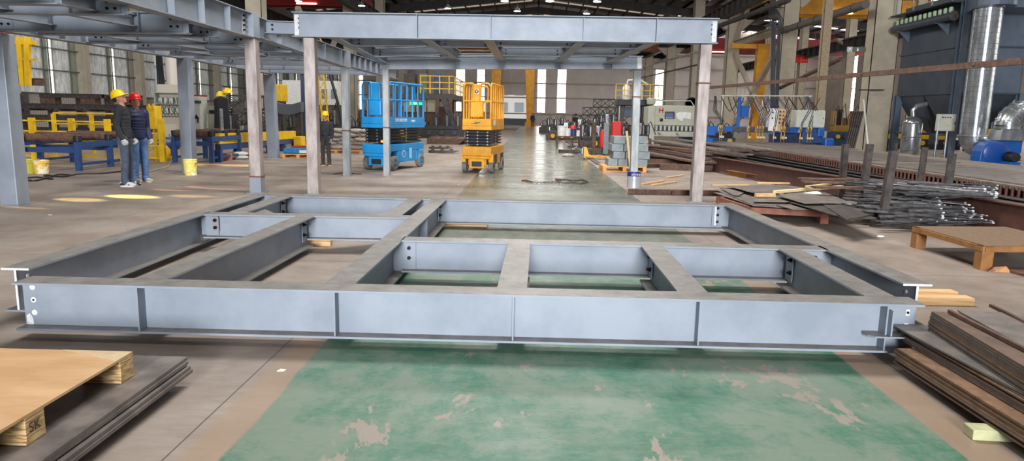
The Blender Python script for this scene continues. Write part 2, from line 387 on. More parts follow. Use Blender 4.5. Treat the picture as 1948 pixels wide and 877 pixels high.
# daylight: lamp strips added under the roof lights, and the open gate behind the photographer
def area(name, loc, rot, sx, sy, e, col=(1, 1, 1)):
    l = bpy.data.lights.new(name, 'AREA'); l.shape = 'RECTANGLE'; l.size = sx; l.size_y = sy; l.energy = e; l.color = col
    o = bpy.data.objects.new(name, l); COL.objects.link(o); o.location = loc; o.rotation_euler = rot; return o
area('gate_daylight', (0, -25, 6.2), (radians(87), 0, 0), 6.5, 6.4, 15500, (.93, .96, 1))
area('yard_daylight', (0, YF+22, 30), (0, 0, 0), 60, 40, 22000, (1, .98, .95))
for k, (yy, e) in enumerate(((3, 350), (12, 2350), (26, 2300), (42, 1700), (62, 800), (92, 900))):
    area('roof_daylight_fill', (0.2, yy, 13.0), (0, 0, 0), 7, 3, e, (1, .98, .95))
    area('roof_daylight_fill', (30, yy+4, 13.0), (0, 0, 0), 22, 3, e*.25, (1, .98, .95))
area('roof_daylight_fill', (-20, 30, 13.0), (0, 0, 0), 8, 20, 900, (1, .98, .95))
W = bpy.data.worlds.new('overcast'); SC.world = W; W.use_nodes = True
W.node_tree.nodes['Background'].inputs[0].default_value = (.86, .93, 1, 1); W.node_tree.nodes['Background'].inputs[1].default_value = .25
# low sun coming in coloured through the side glazing: three patches on the floor
def spot(px_, py_, sz, e, col, h=4.8, dx=-9):
    p = at(px_, py_, z=0); l = bpy.data.lights.new('sun_through_glazing', 'SPOT'); l.energy = e; l.color = col; l.spot_size = radians(sz); l.spot_blend = .25; l.shadow_soft_size = .05
    o = bpy.data.objects.new('sun_through_glazing', l); COL.objects.link(o); src = V((p.x+dx, p.y+2, h)); o.location = src
    o.rotation_euler = (p-src).to_track_quat('-Z', 'Y').to_euler()
spot(250, 374, 2.6, 50000, (1, .84, .2)); spot(150, 380, 2.4, 22000, (1, .84, .3)); spot(362, 373, 2.2, 14000, (1, .7, .3)); spot(420, 356, 4, 12000, (1, .42, .26)); spot(60, 392, 3, 9000, (1, .7, .4)); spot(330, 361, 2.4, 9000, (1, .5, .3))

# crane-row columns
def hall_column(x, y, label, w=1.15, h=13.4, xcap=True):
    o = thing('hall_column', label, 'column', (x, y, 0), 0, 'beige columns carrying the crane rails')
    m = MB(); m.box(-w/2, w/2, -.42, -.38, 0, h); m.box(-w/2, w/2, .38, .42, 0, h); m.box(-w/2, -w/2+.03, -.42, .42, 0, h); m.box(w/2-.03, w/2, -.42, .42, 0, h)
    m.box(-w/2+.02, w/2-.02, -.35, .35, 0, h); m.build('shaft', M_BEIGE, o)
    MB().box(-w/2-.15, w/2+.15, -.55, .55, 0, .06).build('base_plate', M_BEIGE, o)
    b = MB().hexa([(-w/2, -.3, 8.6), (-w/2-.2, -.3, 8.6), (-w/2-.2, .3, 8.6), (-w/2, .3, 8.6)], [(-w/2, -.3, 9.4), (-w/2-1.1, -.3, 9.4), (-w/2-1.1, .3, 9.4), (-w/2, .3, 9.4)])
    b.build('bracket', M_BEIGE, o)
    b = MB().hexa([(w/2, -.3, 8.6), (w/2+.2, -.3, 8.6), (w/2+.2, .3, 8.6), (w/2, .3, 8.6)], [(w/2, -.3, 9.4), (w/2+1.1, -.3, 9.4), (w/2+1.1, .3, 9.4), (w/2, .3, 9.4)])
    b.build('bracket', M_BEIGE, o)
    return o
labs = ['tall beige hall column beside the grey dust collector, widest in view', 'beige hall column with cables rising behind the cutting gantry', 'beige hall column with diagonal braces left of the cutting gantry',
        'beige hall column rising behind the shear', 'beige hall column, second in line beyond the shear', 'slim distant beige column far down the right row']
for (x, y), lb in zip(((17.0, 35.5), (16.5, 47), (16.3, 59), (16.2, 71), (16, 83), (16, 98)), labs): hall_column(x, y, lb, 1.2 if y < 40 else 1.0)
for (x, y), lb in zip(((-15, 39), (-15, 59), (-15, 71), (-15, 83), (-15, 98)), ['beige hall column top showing above the first rusty post', 'beige hall column above the left end of the long overhead beam', 'beige hall column with a flared bracket above the overhead beam', 'narrow beige column in front of the glazed left bay', 'most distant beige column of the left row']):
    hall_column(x, y, lb, .9)
for y, lb in ((30, 'beige wall column beside the yellow ladder'), (36, 'beige wall column behind the red pipe'), (54, 'beige wall column half hidden by the pale duct'), (42, 'beige wall column between foil-lined windows'), (48, 'beige wall column behind the red-helmeted man'), (60, 'beige wall column behind the control cabinet'), (72, 'distant beige wall column in the left glazing')):
    o = thing('wall_column', lb, 'column', (-26.4, y, 0), 0, 'beige columns against the glazed wall')
    MB().ibeam((0, 0, 0), (0, 0, 13.4), .8, .5, .05, .05, up=(1, 0, 0)).build('shaft', M_BEIGE, o)
    MB().box(-.95, .15, -.35, .35, 0, .05).build('base_plate', M_BEIGE, o)
# crane runway girders
def runway(x, y0, y1, label, z=9.4):
    o = thing('runway_girder', label, 'crane girder', (x, y0, z), 0, 'dark crane runway girders')
    MB().ibeam((0, 0, 1.0), (0, y1-y0, 1.0), 1.0, .5, .05, .04).build('girder', M_TRUSS, o)
    k = 0.5
    while k < y1-y0: MB().box(-.22, .22, k, k+.03, .05, .95).build('stiffener', M_TRUSS, o); k += 1.5
    MB().box(-.06, .06, 0, y1-y0, 1.0, 1.14).build('rail', M_DARK, o)
runway(-14.0, 12, 110, 'dark ribbed crane girder running above the rusty posts'); runway(15.4, 30, 110, 'dark ribbed crane girder along the columns right of the aisle')
runway(18.2, 12, 110, 'dark ribbed crane girder on the collector side of the columns')
for y, lb in ((47, 'distant beige column right of the slim weathered post'), (59, 'distant beige column between the slim post and the big column'), (71, 'distant grey beige column behind the red banner'), (83, 'far column of the outer row under the red crane'), (95, 'farthest column of the outer row right of the gantry')):
    hall_column(31, y, lb, .8)
runway(30.2, 30, 110, 'dark ribbed crane girder on the outer column row of the right bay', 8.2)
runway(-26, 24, 110, 'dark crane girder along the glazed wall', 10.2)
# X bracing between the columns
def brace(p, q, r_, s_, label):
    o = thing('cross_brace', label, 'brace', p, 0, 'diagonal bracing between columns')
    MB().bar(p, q, .32, .26).build('diagonal', M_BEIGE, o, w=True); MB().bar(r_, s_, .32, .26).build('diagonal', M_BEIGE, o, w=True)
brace((16.5, 47.9, .02), (16.3, 58.2, 6.7), (16.3, 58.2, .06), (16.5, 47.9, 6.7), 'beige X brace behind the torches of the cutting gantry')
o = thing('tie_beam', 'beige horizontal tie beam between the two columns behind the gantry', 'beam', (16.4, 47.55, 7.3)); MB().ibeam((0, 0, .35), (-.1, 10.95, .35), .5, .4, .04, .04).build('girder', M_BEIGE, o)
brace((16.3, 58.2, 7.75), (16.5, 53.2, 12.2), (16.5, 47.9, 7.75), (16.4, 52.8, 12.2), 'beige knee braces above the tie beam right of the platform')
brace((-25.4, 60, .05), (-25.4, 72, 8), (-25.4, 72, .05), (-25.4, 60, 8), 'beige X brace in front of the glazing above the cabinets')
brace((-15, 46, .05), (-15, 56, 8), (-15, 56, .05), (-15, 46, 8), 'brown X brace beyond the yellow machine box')
# ================================================================ bolted floor frame on the ground
HB = .315; ZT = .385; FW = .195
gf = thing('steel_floor_frame', 'large grey steel floor frame of welded I-beams lying on timber packers', 'steel frame', (-.4, 6.8, 0))
def bolt_row(parent, pts, d, r=.016):
    for p in pts: MB().lathe([(r, 0), (r, .022), (r*.55, .022), (r*.55, .04)], p, d, 6).build('bolt', M_BOLT, parent, w=True)
def beam_part(parent, p0, p1, h=HB, w=FW, name='beam', stiff=(), tw=.01, side=1):
    """p0,p1: top centre line"""
    m = MB().ibeam(p0, p1, h, w, .014, tw); b = m.build(name, M_PAINT, parent, w=True)
    p0, p1 = V(p0), V(p1); d = (p1-p0).normalized(); a = V((d.y, -d.x, 0))
    for t in stiff:
        c = p0+d*t
        for sg in (1, -1):
            c0 = c+a*sg*(tw/2); c1 = c+a*sg*(w/2-.006)
            s = MB(); s.hexa([c0+V((0, 0, -h+.015))-d*.005, c0+V((0, 0, -h+.015))+d*.005, c1+V((0, 0, -h+.015))+d*.005, c1+V((0, 0, -h+.015))-d*.005],
                             [c0+V((0, 0, -.015))-d*.005, c0+V((0, 0, -.015))+d*.005, c1+V((0, 0, -.015))+d*.005, c1+V((0, 0, -.015))-d*.005])
            s.build('stiffener', M_PAINT, b, w=True)
    return b
M_BARE = mat('bare_bolt_patch', (212, 214, 214), (190, 190, 190), 30, .45)
FY = 4.355
fb = beam_part(gf, (-3.28, FY, ZT), (2.47, FY, ZT), stiff=(.80, 2.065, 3.2, 4.37, 5.53))
for z in (.335, .25, .165): MB().lathe([(.019, 0), (.019, .002)], (-3.215, FY-.005, z), (0, -1, 0), 12).build('bare_patch', M_BARE, fb, w=True)
MB().lathe([(.007, 0), (.007, .004)], (-3.215, FY-.005, .25), (0, -1, 0), 8).build('bolt_hole', M_BOLT, fb, w=True)
for z in (.31, .22): MB().box(2.405, 2.43, FY-.009, FY-.004, z-.02, z+.02).build('bare_patch', M_BARE, fb, w=True); MB().lathe([(.009, 0), (.009, .003)], (2.418, FY-.009, z), (0, -1, 0), 8).build('bolt_hole', M_BOLT, fb, w=True)
MB().add([(-3.27, FY-.0075, .085), (-3.225, FY-.0075, .085), (-3.228, FY-.0075, .13), (-3.245, FY-.0075, .16), (-3.27, FY-.0075, .145)], [(0, 1, 2, 3, 4)]).build('bare_patch', M_BARE, fb, w=True)
MB().prism([(2.14, FY-.09), (2.17, FY-.13), (2.42, FY-.13), (2.42, FY-.005), (2.14, FY-.005)], .175, .185).build('gusset_plate', M_PAINT, fb, w=True)
MB().box(2.255, 2.265, FY-.14, FY-.09, .19, .35).build('fin_plate', M_PAINT, fb, w=True)
lb_ = beam_part(gf, (-3.555, 4.66, ZT), (-3.60, 9.36, ZT)); MB().box(-3.562, -3.547, 4.655, 4.66, .085, .37).build('cut_edge', M_BARE, lb_, w=True)
MB().box(-3.65, -3.455, 4.652, 4.659, .372, .386).build('cut_edge', M_BARE, lb_, w=True)
MB().lathe([(.014, 0), (.014, .003)], (-3.545, 4.76, .31), (1, 0, 0), 12).build('bare_patch', M_BARE, lb_, w=True)
rb_ = beam_part(gf, (2.732, 4.83, ZT), (2.652, 9.4, ZT)); MB().box(2.63, 2.83, 4.822, 4.829, .372, .386).build('cut_edge', M_BARE, rb_, w=True)
MB().box(2.724, 2.74, 4.824, 4.829, .085, .37).build('cut_edge', M_BARE, rb_, w=True)
MB().lathe([(.014, 0), (.014, .003)], (2.724, 4.95, .30), (-1, 0, 0), 12).build('bare_patch', M_BARE, rb_, w=True)
beam_part(gf, (-3.49, 9.2, ZT), (2.56, 9.2, ZT), h=.32)
cb_ = beam_part(gf, (-1.225, 4.45, ZT), (-1.175, 9.1, ZT), stiff=(1.72, 3.1))
l2_ = beam_part(gf, (-2.48, 4.45, ZT), (-2.395, 7.38, ZT))
ml_ = beam_part(gf, (-3.5, 7.44, ZT), (-1.29, 7.52, ZT), h=.26)
s1_ = beam_part(gf, (-3.21, 7.6, ZT), (-3.225, 9.1, ZT)); s2_ = beam_part(gf, (-1.49, 7.62, ZT), (-1.485, 9.1, ZT))
mb_ = beam_part(gf, (-1.12, 6.16, ZT), (2.64, 6.17, ZT), h=.29)
m1_ = beam_part(gf, (-.093, 4.45, ZT), (-.07, 6.06, ZT)); m2_ = beam_part(gf, (1.082, 4.45, ZT), (1.098, 6.06, ZT)); m3_ = beam_part(gf, (2.29, 4.45, ZT), (2.297, 6.06, ZT))
# gusset plates in the small back cells
MB().prism([(-3.12, 7.56), (-2.7, 7.56), (-3.12, 8.15)], .33, .342).build('gusset_plate', M_PAINT, gf, w=True)
MB().prism([(-1.58, 7.62), (-2.2, 7.6), (-1.58, 8.1)], .33, .342).build('gusset_plate', M_PAINT, gf, w=True)
# fin plates and bolts at the joints
def fin(parent, x0, x1, y, z0, z1): MB().box(x0, x1, y-.006, y+.006, z0, z1).build('fin_plate', M_PAINT, parent, w=True)
fin(ml_, -3.545, -3.36, 7.425, .15, .365); fin(mb_, -1.21, -1.0, 6.145, .11, .37); fin(mb_, 2.4, 2.7, 6.155, .11, .37); fin(gf, 2.42, 2.64, 9.18, .1, .37); fin(gf, -3.59, -3.4, 9.18, .1, .37)
MB().box(-3.42, -3.35, 7.405, 7.417, .2, .35).build('cleat', mat('cleat_grey', (128, 130, 132), rough=.5), ml_, w=True)
bolt_row(ml_, [(-3.385, 7.405, .315), (-3.385, 7.405, .235)], (0, -1, 0), .02)
bolt_row(mb_, [(-1.06, 6.139, .305), (-1.06, 6.139, .215)], (0, -1, 0), .017)
bolt_row(mb_, [(2.55, 6.149, .30)], (0, -1, 0), .02)
MB().box(2.45, 2.475, 9.165, 9.175, .11, .37).build('bare_patch', M_BARE, gf, w=True)
bolt_row(gf, [(2.49, 9.174, z) for z in (.34, .25, .16)], (0, -1, 0), .018)
for par, x, y in ((l2_, -2.395, 7.26), (s1_, -3.215, 8.95), (m1_, -.075, 5.95), (m2_, 1.09, 5.95), (m3_, 2.29, 5.95), (cb_, -1.17, 8.95)):
    sg = 1 if x < 0.5 else -1
    MB().box(x+sg*.006, x+sg*.016, y-.03, y+.12, .12, .36).build('cleat', M_PAINT, par, w=True)
    bolt_row(par, [(x+sg*.012, y, .31), (x+sg*.012, y, .20)], (sg, 0, 0), .02)
# timber packers under the frame
def block(x, y, lx, ly, h, rz, label, m=M_WOOD, z=0, name='timber_block', cat='timber'):
    o = MB().box(-lx/2, lx/2, -ly/2, ly/2, 0, h).build(name, m, bevel=.004); o.location = (x, y, z); o.rotation_euler = (0, 0, rz); tag(o, label, cat); return o
block(-2.42, 7.72, .42, .09, .068, -.03, 'short timber packer poking out under the narrow inner beam, left of the cell')
block(-3.05, 7.60, .3, .09, .068, .3, 'timber packer mostly hidden under the white-lit cross beam')
block(-.93, 9.38, .78, .1, .068, -.12, 'long reddish timber batten under the back beam')
block(3.25, 5.78, .95, .12, .066, .02, 'pale timber packer sticking out beyond the right rear beam end')
block(3.23, 5.92, .9, .11, .08, .05, 'second pale timber packer behind the one at the right beam end')

# ================================================================ raised platforms
def post(parent, b, t, w=.19, m=M_POST, low=None, weld=None):
    b, t = V(b), V(t); o = MB().bar(b, t, w, w, up=(0, 1, 0)).build('post', m, parent, w=True, bevel=.012)
    MB().box(b.x-w*.75, b.x+w*.75, b.y-w*.75, b.y+w*.75, 0, .012).build('base_plate', M_PAINT, o, w=True)
    if low:
        c = b+(t-b)*(low/(t-b).length); MB().bar(b, c, w+.006, w+.006, up=(0, 1, 0)).build('painted_foot', M_PAINT, o, w=True)
        MB().bar(c-V((0, 0, .012)), c+V((0, 0, .012)), w+.02, w+.02, up=(0, 1, 0)).build('weld_seam', M_WELD, o, w=True)
    if weld:
        for q in weld:
            c = b+(t-b)*q; MB().bar(c-V((0, 0, .014)), c+V((0, 0, .014)), w+.016, w+.016, up=(0, 1, 0)).build('weld_seam', M_WELD, o, w=True)
    return o
fp = thing('steel_platform', 'long raised grey steel platform frame on four box posts spanning the aisle', 'steel platform', (-.5, 12.7, 0))
def bm(parent, p0, p1, h, w=.2, **k): return beam_part(parent, p0, p1, h, w, **k)
post(fp, (-3.93, 12.69, 0), (-3.93, 12.69, 2.775), .2); post(fp, (3.045, 12.72, 0), (3.045, 12.72, 2.775), .2, weld=(.76,))
p4 = at(735, 335, z=0); post(fp, (p4.x, p4.y+.07, 0), (p4.x, p4.y+.07, 2.5), .15, m=M_POSTG, weld=(.46,))
pf = at(1205, 341, z=0); post(fp, (pf.x, pf.y, 0), (pf.x-.03, pf.y, 2.6), .18, m=M_POSTG, weld=(.76,))
ob = bm(fp, (-4.215, 12.7, 3.21), (3.23, 12.7, 3.21), .425, .24, stiff=(2.2, 3.49, 5.11, 6.38), tw=.012)
for x in (-4.12, 3.12):
    s = 1 if x < 0 else -1
    MB().box(x-.05*s-.03, x-.05*s+.045, 12.688, 12.6935, 2.82, 3.17).build('bare_patch', M_BARE, ob, w=True)
for x in (-4.13, 3.13):
    for z in (3.11, 3.03, 2.95): MB().lathe([(.012, 0), (.012, .003)], (x, 12.686, z), (0, -1, 0), 8).build('bolt_hole', M_BOLT, ob, w=True)
yb0, yb1 = p4.y+.07, pf.y
a = at(722, 107, Y=yb0); b_ = at(1222, 107, Y=yb1-.1); a0 = at(722, 130, Y=yb0); b0 = at(1222, 134, Y=yb1-.1)
fbm = bm(fp, a, b_, (a.z-a0.z+b_.z-b0.z)/2, .2, stiff=(1.75, 2.9, 4.2, 5.45)); MB().bar(b_+V((-.07, -.012, -.02)), b0+V((-.07, -.012, .02)), .1, .01, up=(0, 1, 0)).build('bare_patch', M_BARE, fbm, w=True)
crs = []
for (x0, x1) in ((-3.56, -3.39), (-1.92, -1.74), (-.78, -.69), (.90, .63), (2.16, 1.77)):
    z1 = 2.715+.22 if x0 > -3 else 2.56+.26
    crs.append(((x0, 12.72, 3.02), (x1, yb0+(yb1-yb0)*(x1+3.4)/6, z1))); bm(fp, *crs[-1], .22, .18)
def cx(k, y): (a_, b_) = crs[k]; t = (y-a_[1])/(b_[1]-a_[1]); return a_[0]+(b_[0]-a_[0])*t, a_[2]+(b_[2]-a_[2])*t
for k, y in ((0, 15.5), (2, 15.6), (3, 15.3), (1, 17.0), (0, 13.9), (2, 13.8), (3, 13.9), (1, 14.1)):
    (xa, za), (xb, zb) = cx(k, y), cx(k+1, y); q = bm(fp, (xa, y, za-.02), (xb, y, zb-.02), .19, .14)
    bolt_row(q, [(xx, y-.006, min(za, zb)-zz) for xx in (xa+.16, xb-.16) for zz in (.08, .15)], (0, -1, 0), .018)
    for xx in (xa+.1, xb-.1): MB().box(xx-.09, xx+.09, y-.014, y-.006, min(za, zb)-.19, min(za, zb)-.035).build('fin_plate', M_PAINT, q, w=True)

lp = thing('steel_platform', 'raised grey steel platform frame at upper left above the two men', 'steel platform', (-6.5, 13, 0))
post(lp, (-7.86, 10.45, 0), (-7.86, 10.45, 2.54), .27, m=M_PAINT)
post(lp, (-4.985, 12.7, 0), (-4.985, 12.7, 2.76), .2, low=.3)
p6 = at(659, 335, z=0); post(lp, (p6.x, p6.y+.08, 0), (p6.x, p6.y+.08, 2.53), .17, m=M_POSTG, weld=(.42,))
p5 = at(521, 300, z=0); post(lp, (p5.x, p5.y, 0), (p5.x-.05, p5.y, 2.6), .3, m=M_PAINT)
p3 = at(357, 329, z=0); post(lp, (p3.x, p3.y+.1, 0), (p3.x+.03, p3.y+.1, 2.68), .26, m=M_PAINT)
p7 = at(583, 273, z=0); post(lp, (p7.x, p7.y, 0), (p7.x, p7.y, 3.1), .3, m=mat('dark_navy_post', (46, 60, 86), rough=.5))
# main girders along the length
g1 = bm(lp, (-5.0, 5.0, 3.16), (-4.985, 12.6, 3.17), .42, .22, stiff=(.9, 2.2, 3.5, 4.8, 5.7, 6.6)); 
MB().box(-5.12, -4.86, 12.5, 12.78, 2.76, 3.17).build('junction_box', M_PAINT, lp, w=True)
bolt_row(g1, [(-4.98, 12.35, z) for z in (3.1, 3.02, 2.94, 2.86)], (1, 0, 0), .02)
MB().box(-4.992, -4.98, 12.3, 12.4, 2.8, 3.13).build('splice_plate', M_BARE, g1, w=True)
e = V((p6.x, p6.y+.08, 2.86))
g2 = bm(lp, (-4.985, 12.8, 3.15), e, .36, .2, stiff=(.8, 1.7, 2.6, 3.4)); MB().box(e.x-.1, e.x+.1, e.y-.12, e.y+.12, 2.5, 2.88).build('junction_box', M_PAINT, lp, w=True)
e2 = at(736, 113, Y=21.3); g3 = bm(lp, e+V((0, .1, 0)), (e.x+.02, 22.5, e.z), .32, .2, stiff=(.5, 1, 1.6, 2.2, 2.9, 3.6))
l0 = V((-7.9, 5, 2.98)); l1 = V((-8.1, p3.y, 3.0)); l2 = V((p5.x, p5.y, 2.98))
bm(lp, l0, (-7.95, 10.4, 2.95), .4, .22, stiff=(2, 4)); bm(lp, (-7.95, 10.5, 2.95), l1, .36, .22, stiff=(1.5, 3, 4.5)); bm(lp, l1, l2, .36, .22, stiff=(1.5, 3, 4.5))
bm(lp, l2, (p6.x, l2.y+.2, 2.95), .32, .2, stiff=(1.5, 3))
for k, (y, h, zt_) in enumerate(((6.4, .26, 2.80), (7.6, .24, 2.80), (8.85, .24, 2.86), (10.4, .30, 2.87), (11.35, .24, 2.86), (12.65, .30, 2.92), (14.2, .26, 2.9), (15.5, .24, 2.88), (16.6, .30, 2.95), (18.2, .26, 2.9), (20.2, .26, 2.9))):
    xr = -5.0 if y < 12.8 else -4.95+(y-12.8)*.13
    if y > 17: xr = -4.35
    q = bm(lp, (-7.9, y, zt_), (xr, y, zt_), h, .16, stiff=(.9, 2.2))
    for xx in (-7.7, xr-.2):
        MB().box(xx-.11, xx+.11, y-.016, y-.008, zt_-h+.03, zt_-.03).build('fin_plate', M_PAINT, q, w=True)
        bolt_row(q, [(xx+dx, y-.012, zt_-h*s) for dx in (-.05, .05) for s in (.3, .65)], (0, -1, 0), .018)
ys = (6.4, 7.6, 8.85, 10.4, 11.35, 12.65, 14.2, 15.5, 16.6)
for k in range(8):
    for x in ((-7.1, -5.9), (-6.6, -5.5))[k % 2]:
        bm(lp, (x, ys[k]+.02, 2.82), (x+.1, ys[k+1]-.02, 2.84), .18, .13)
cn = bm(lp, (-4.9, 13.2, 3.12), (-4.2, 13.2, 3.11), .225, .16); bolt_row(cn, [(-4.78, 13.19, z) for z in (3.05, 2.97)], (0, -1, 0), .02)
bpy.context.view_layer.update()
# ================================================================ people
def meta_join(name, mb, m, parent, voxel, smooth_it=6):
    o = mb.build(name, m, parent)
    r = o.modifiers.new('r', 'REMESH'); r.mode = 'VOXEL'; r.voxel_size = voxel; r.use_smooth_shade = True
    s = o.modifiers.new('s', 'SMOOTH'); s.factor = .5; s.iterations = smooth_it
    dg = bpy.context.evaluated_depsgraph_get(); dg.update(); me = bpy.data.meshes.new_from_object(o.evaluated_get(dg))
    o.modifiers.clear(); o.data = me; me.materials.clear(); me.materials.append(m); return o
def limb(mb, pts, rad, n=14):
    """tapered chain with rounded joints"""
    for i in range(len(pts)-1): mb.tube([pts[i], pts[i+1]], 0, n, radii=[rad[i], rad[i+1]])
    for p, r in zip(pts, rad): mb.ell(p, (r, r, r), n, 8)
def person(name, label, x, y, rz, s, top, trousers, shoe, helmet, gaze=0, glove=True, hood=False, stripe=None, puffy=False, armf=0):
    """local frame: faces +X; s scales a 1.75 m body"""
    t = thing(name, label, 'person', (x, y, 0), rz)
    P_ = lambda *a: V(a)*s
    hips = [P_(0, .09, .92), P_(0, -.09, .92)]
    # continuous body: head, neck, trunk, arms with hands, legs
    b = MB(); gz = gaze
    def hd(v):    # tilt the head back about the neck
        v = V(v)-V((0, 0, 1.50)); c, q = cos(gz), sin(gz); return (V((v.x*c-v.z*q, v.y, v.x*q+v.z*c))+V((0, 0, 1.50)))*s
    def he(c, r): n0 = len(b.v); b.ell(c, r, 16, 10); b.v[n0:] = [tuple(hd(v)) for v in b.v[n0:]]
    he((.012, 0, 1.64), (.098, .076, .115)); he((.05, 0, 1.585), (.062, .052, .062)); he((.108, 0, 1.625), (.018, .013, .024)); he((.10, 0, 1.642), (.012, .010, .03))
    he((.100, 0, 1.575), (.014, .026, .009)); he((.098, 0, 1.562), (.012, .022, .007)); he((.078, 0, 1.537), (.03, .03, .022))
    for sg in (1, -1):
        he((.0, sg*.078, 1.625), (.018, .01, .03)); he((.084, sg*.032, 1.648), (.014, .017, .010)); he((.086, sg*.03, 1.668), (.014, .022, .006)); he((.07, sg*.04, 1.605), (.024, .02, .022))
    limb(b, [P_(-.01, 0, 1.40), P_(0, 0, 1.48), hd((.0, 0, 1.56))], [.062*s, .054*s, .052*s])
    limb(b, [P_(0, 0, 1.0), P_(0, 0, 1.25), P_(-.005, 0, 1.38)], [.085*s, .085*s, .08*s])
    arms = []
    for sg in (1, -1):
        sh = P_(0, sg*.185, 1.40); el = P_(-.03+armf*.3, sg*.235, 1.12); wr = P_(.06+armf, sg*.23, .885)
        arms.append((sh, el, wr)); limb(b, [sh, el, wr], [.05*s, .038*s, .028*s])
        limb(b, [P_(0, sg*.09, .95), P_(.02, sg*.10, .50), P_(-.01, sg*.11, .09)], [.08*s, .052*s, .036*s])
        limb(b, [P_(-.02, sg*.11, .05), P_(.13, sg*.12, .035)], [.034*s, .026*s], 10)
    meta_join('body', b, M_SKIN, t, .011*s, 4)
    # gloved or bare hands: palm, four curled fingers of unequal length, thumb
    for (sh, el, wr), sg in zip(arms, (1, -1)):
        h = MB(); d = (wr-el).normalized(); fw = V((1, 0, 0)); fw = (fw-d*fw.dot(d)).normalized(); sd = d.cross(fw)
        h.v = []; limb(h, [wr-d*.03*s, wr+d*.03*s], [.034*s, .034*s], 12)
        for k in range(4):
            base = wr+d*.075*s+fw*(.030-.020*k)*s; ln = (.036, .042, .039, .030)[k]*s
            inw = sd*(-1 if sd.y*sg > 0 else 1)
            limb(h, [wr+d*.03*s+fw*(.024-.016*k)*s, base, base+d*ln*.8+inw*ln*.35, base+d*ln*1.1+inw*ln*1.1], [.016*s, .0125*s, .0115*s, .010*s], 8)
        limb(h, [wr+d*.02*s+fw*.028*s, wr+d*.06*s+fw*.056*s, wr+d*.098*s+fw*.058*s], [.016*s, .0135*s, .011*s], 8)
        meta_join('glove' if glove else 'hand', h, mat('grey_work_glove', (190, 188, 182), (150, 148, 142), 40, .9) if glove else M_SKIN, t, .006*s, 2)
    # jacket
    j = MB(); k_ = 1.12 if puffy else 1.0
    for z, rx, ry in ((.93, .125, .175), (.98, .126, .172), (1.02, .126, .17), (1.08, .126, .168), (1.14, .126, .168), (1.20, .13, .174), (1.26, .132, .180), (1.34, .122, .188), (1.40, .10, .172)):
        j.ell(P_(-.005, 0, z), (rx*s*k_, ry*s, .085*s), 18, 8)
    j.ell(P_(-.01, 0, 1.445), (.085*s, .10*s, .05*s))
    for sh, el, wr in arms:
        limb(j, [sh, el, wr-(wr-el)*.05], [.072*s*k_, .058*s*k_, .047*s*k_], 16)
    if hood: limb(j, [P_(-.07, .07, 1.47), P_(-.10, 0, 1.45), P_(-.07, -.07, 1.47)], [.045*s, .055*s, .045*s]); limb(j, [P_(.03, .06, 1.46), P_(-.05, .085, 1.49)], [.03*s, .035*s]); limb(j, [P_(.03, -.06, 1.46), P_(-.05, -.085, 1.49)], [.03*s, .035*s])
    else: limb(j, [P_(.05, .05, 1.46), P_(-.06, .055, 1.48), P_(-.06, -.055, 1.48), P_(.05, -.05, 1.46)], [.022*s]*4)
    jo = meta_join('jacket', j, top, t, .011*s, 5)
    # trousers
    q = MB(); q.ell(P_(-.005, 0, .93), (.118*s, .165*s, .10*s), 18, 8); q.ell(P_(-.02, 0, .87), (.112*s, .15*s, .08*s), 18, 8)
    for sg in (1, -1):
        limb(q, [P_(0, sg*.085, .90), P_(.025, sg*.10, .50), P_(0, sg*.112, .12), P_(.01, sg*.112, .075)], [.096*s, .072*s, .062*s, .064*s], 16)
        for zz, r in ((.5, .076), (.46, .074), (.16, .068), (.11, .071), (.3, .067)): q.ell(P_(.01 if zz < .4 else .022, sg*.108, zz), (r*s, r*s, .018*s), 14, 6)
    meta_join('trousers', q, trousers, t, .011*s, 3)
    for sg in (1, -1):
        u = MB(); limb(u, [P_(-.045, sg*.113, .055), P_(.06, sg*.118, .05), P_(.165, sg*.122, .038)], [.048*s, .046*s, .036*s], 12)
        so = meta_join('shoe', u, shoe, t, .007*s, 3)
        sl = MB(); sl.prism([((.05+.125*cos(a))*s if cos(a) > 0 else (.05+.135*cos(a))*s, (sg*.118+.048*sin(a))*s) for a in [k*pi/10 for k in range(20)]], 0, .026*s)
        sl.build('sole', mat('off_white_sole', (214, 210, 200), rough=.7), so)
    # helmet
    hm = MB(); dome = [(.130*cos(a)**.8, .128*sin(a)) for a in [k*pi/2/7 for k in range(8)]]
    hm.lathe([(r, z) for r, z in dome], (0, 0, 0), (0, 0, 1), 24); hm.lathe([(.129, -.022), (.139, -.024), (.130, 0)], (0, 0, 0), (0, 0, 1), 24)
    pk = [(.10, -.10), (.175, -.065), (.20, 0), (.175, .065), (.10, .10)]; hm.prism(pk, -.026, -.014)
    hm.v = [tuple(hd((x*.95+.004, y*.86, z+1.672))) for x, y, z in hm.v]
    hm.build('helmet', helmet, t, smooth=50)
    hr = MB(); hr.ell((-.035, 0, 1.635), (.082, .082, .062)); hr.v = [tuple(hd(v)) for v in hr.v]; hr.build('hair', mat('black_hair', (24, 20, 20), rough=.7), t, smooth=60)
    return t
M_HOOD = mat('black_hoodie', (30, 30, 34), (40, 40, 44), 12, .9, bump=.2); M_PUFF = mat('navy_quilted_jacket', (24, 32, 66), (34, 44, 84), 4, .55, bump=.6, stretch=(.2, .2, 5))
M_JEAN = mat('blue_denim', (62, 94, 140), (88, 120, 164), 8, .85, bump=.15); M_JEAND = mat('dark_grey_denim', (56, 64, 80), (70, 80, 98), 8, .85, bump=.15)
m1 = at(243, 354, z=0); m2 = at(268, 347, z=0); m3 = at(621, 315, z=0)
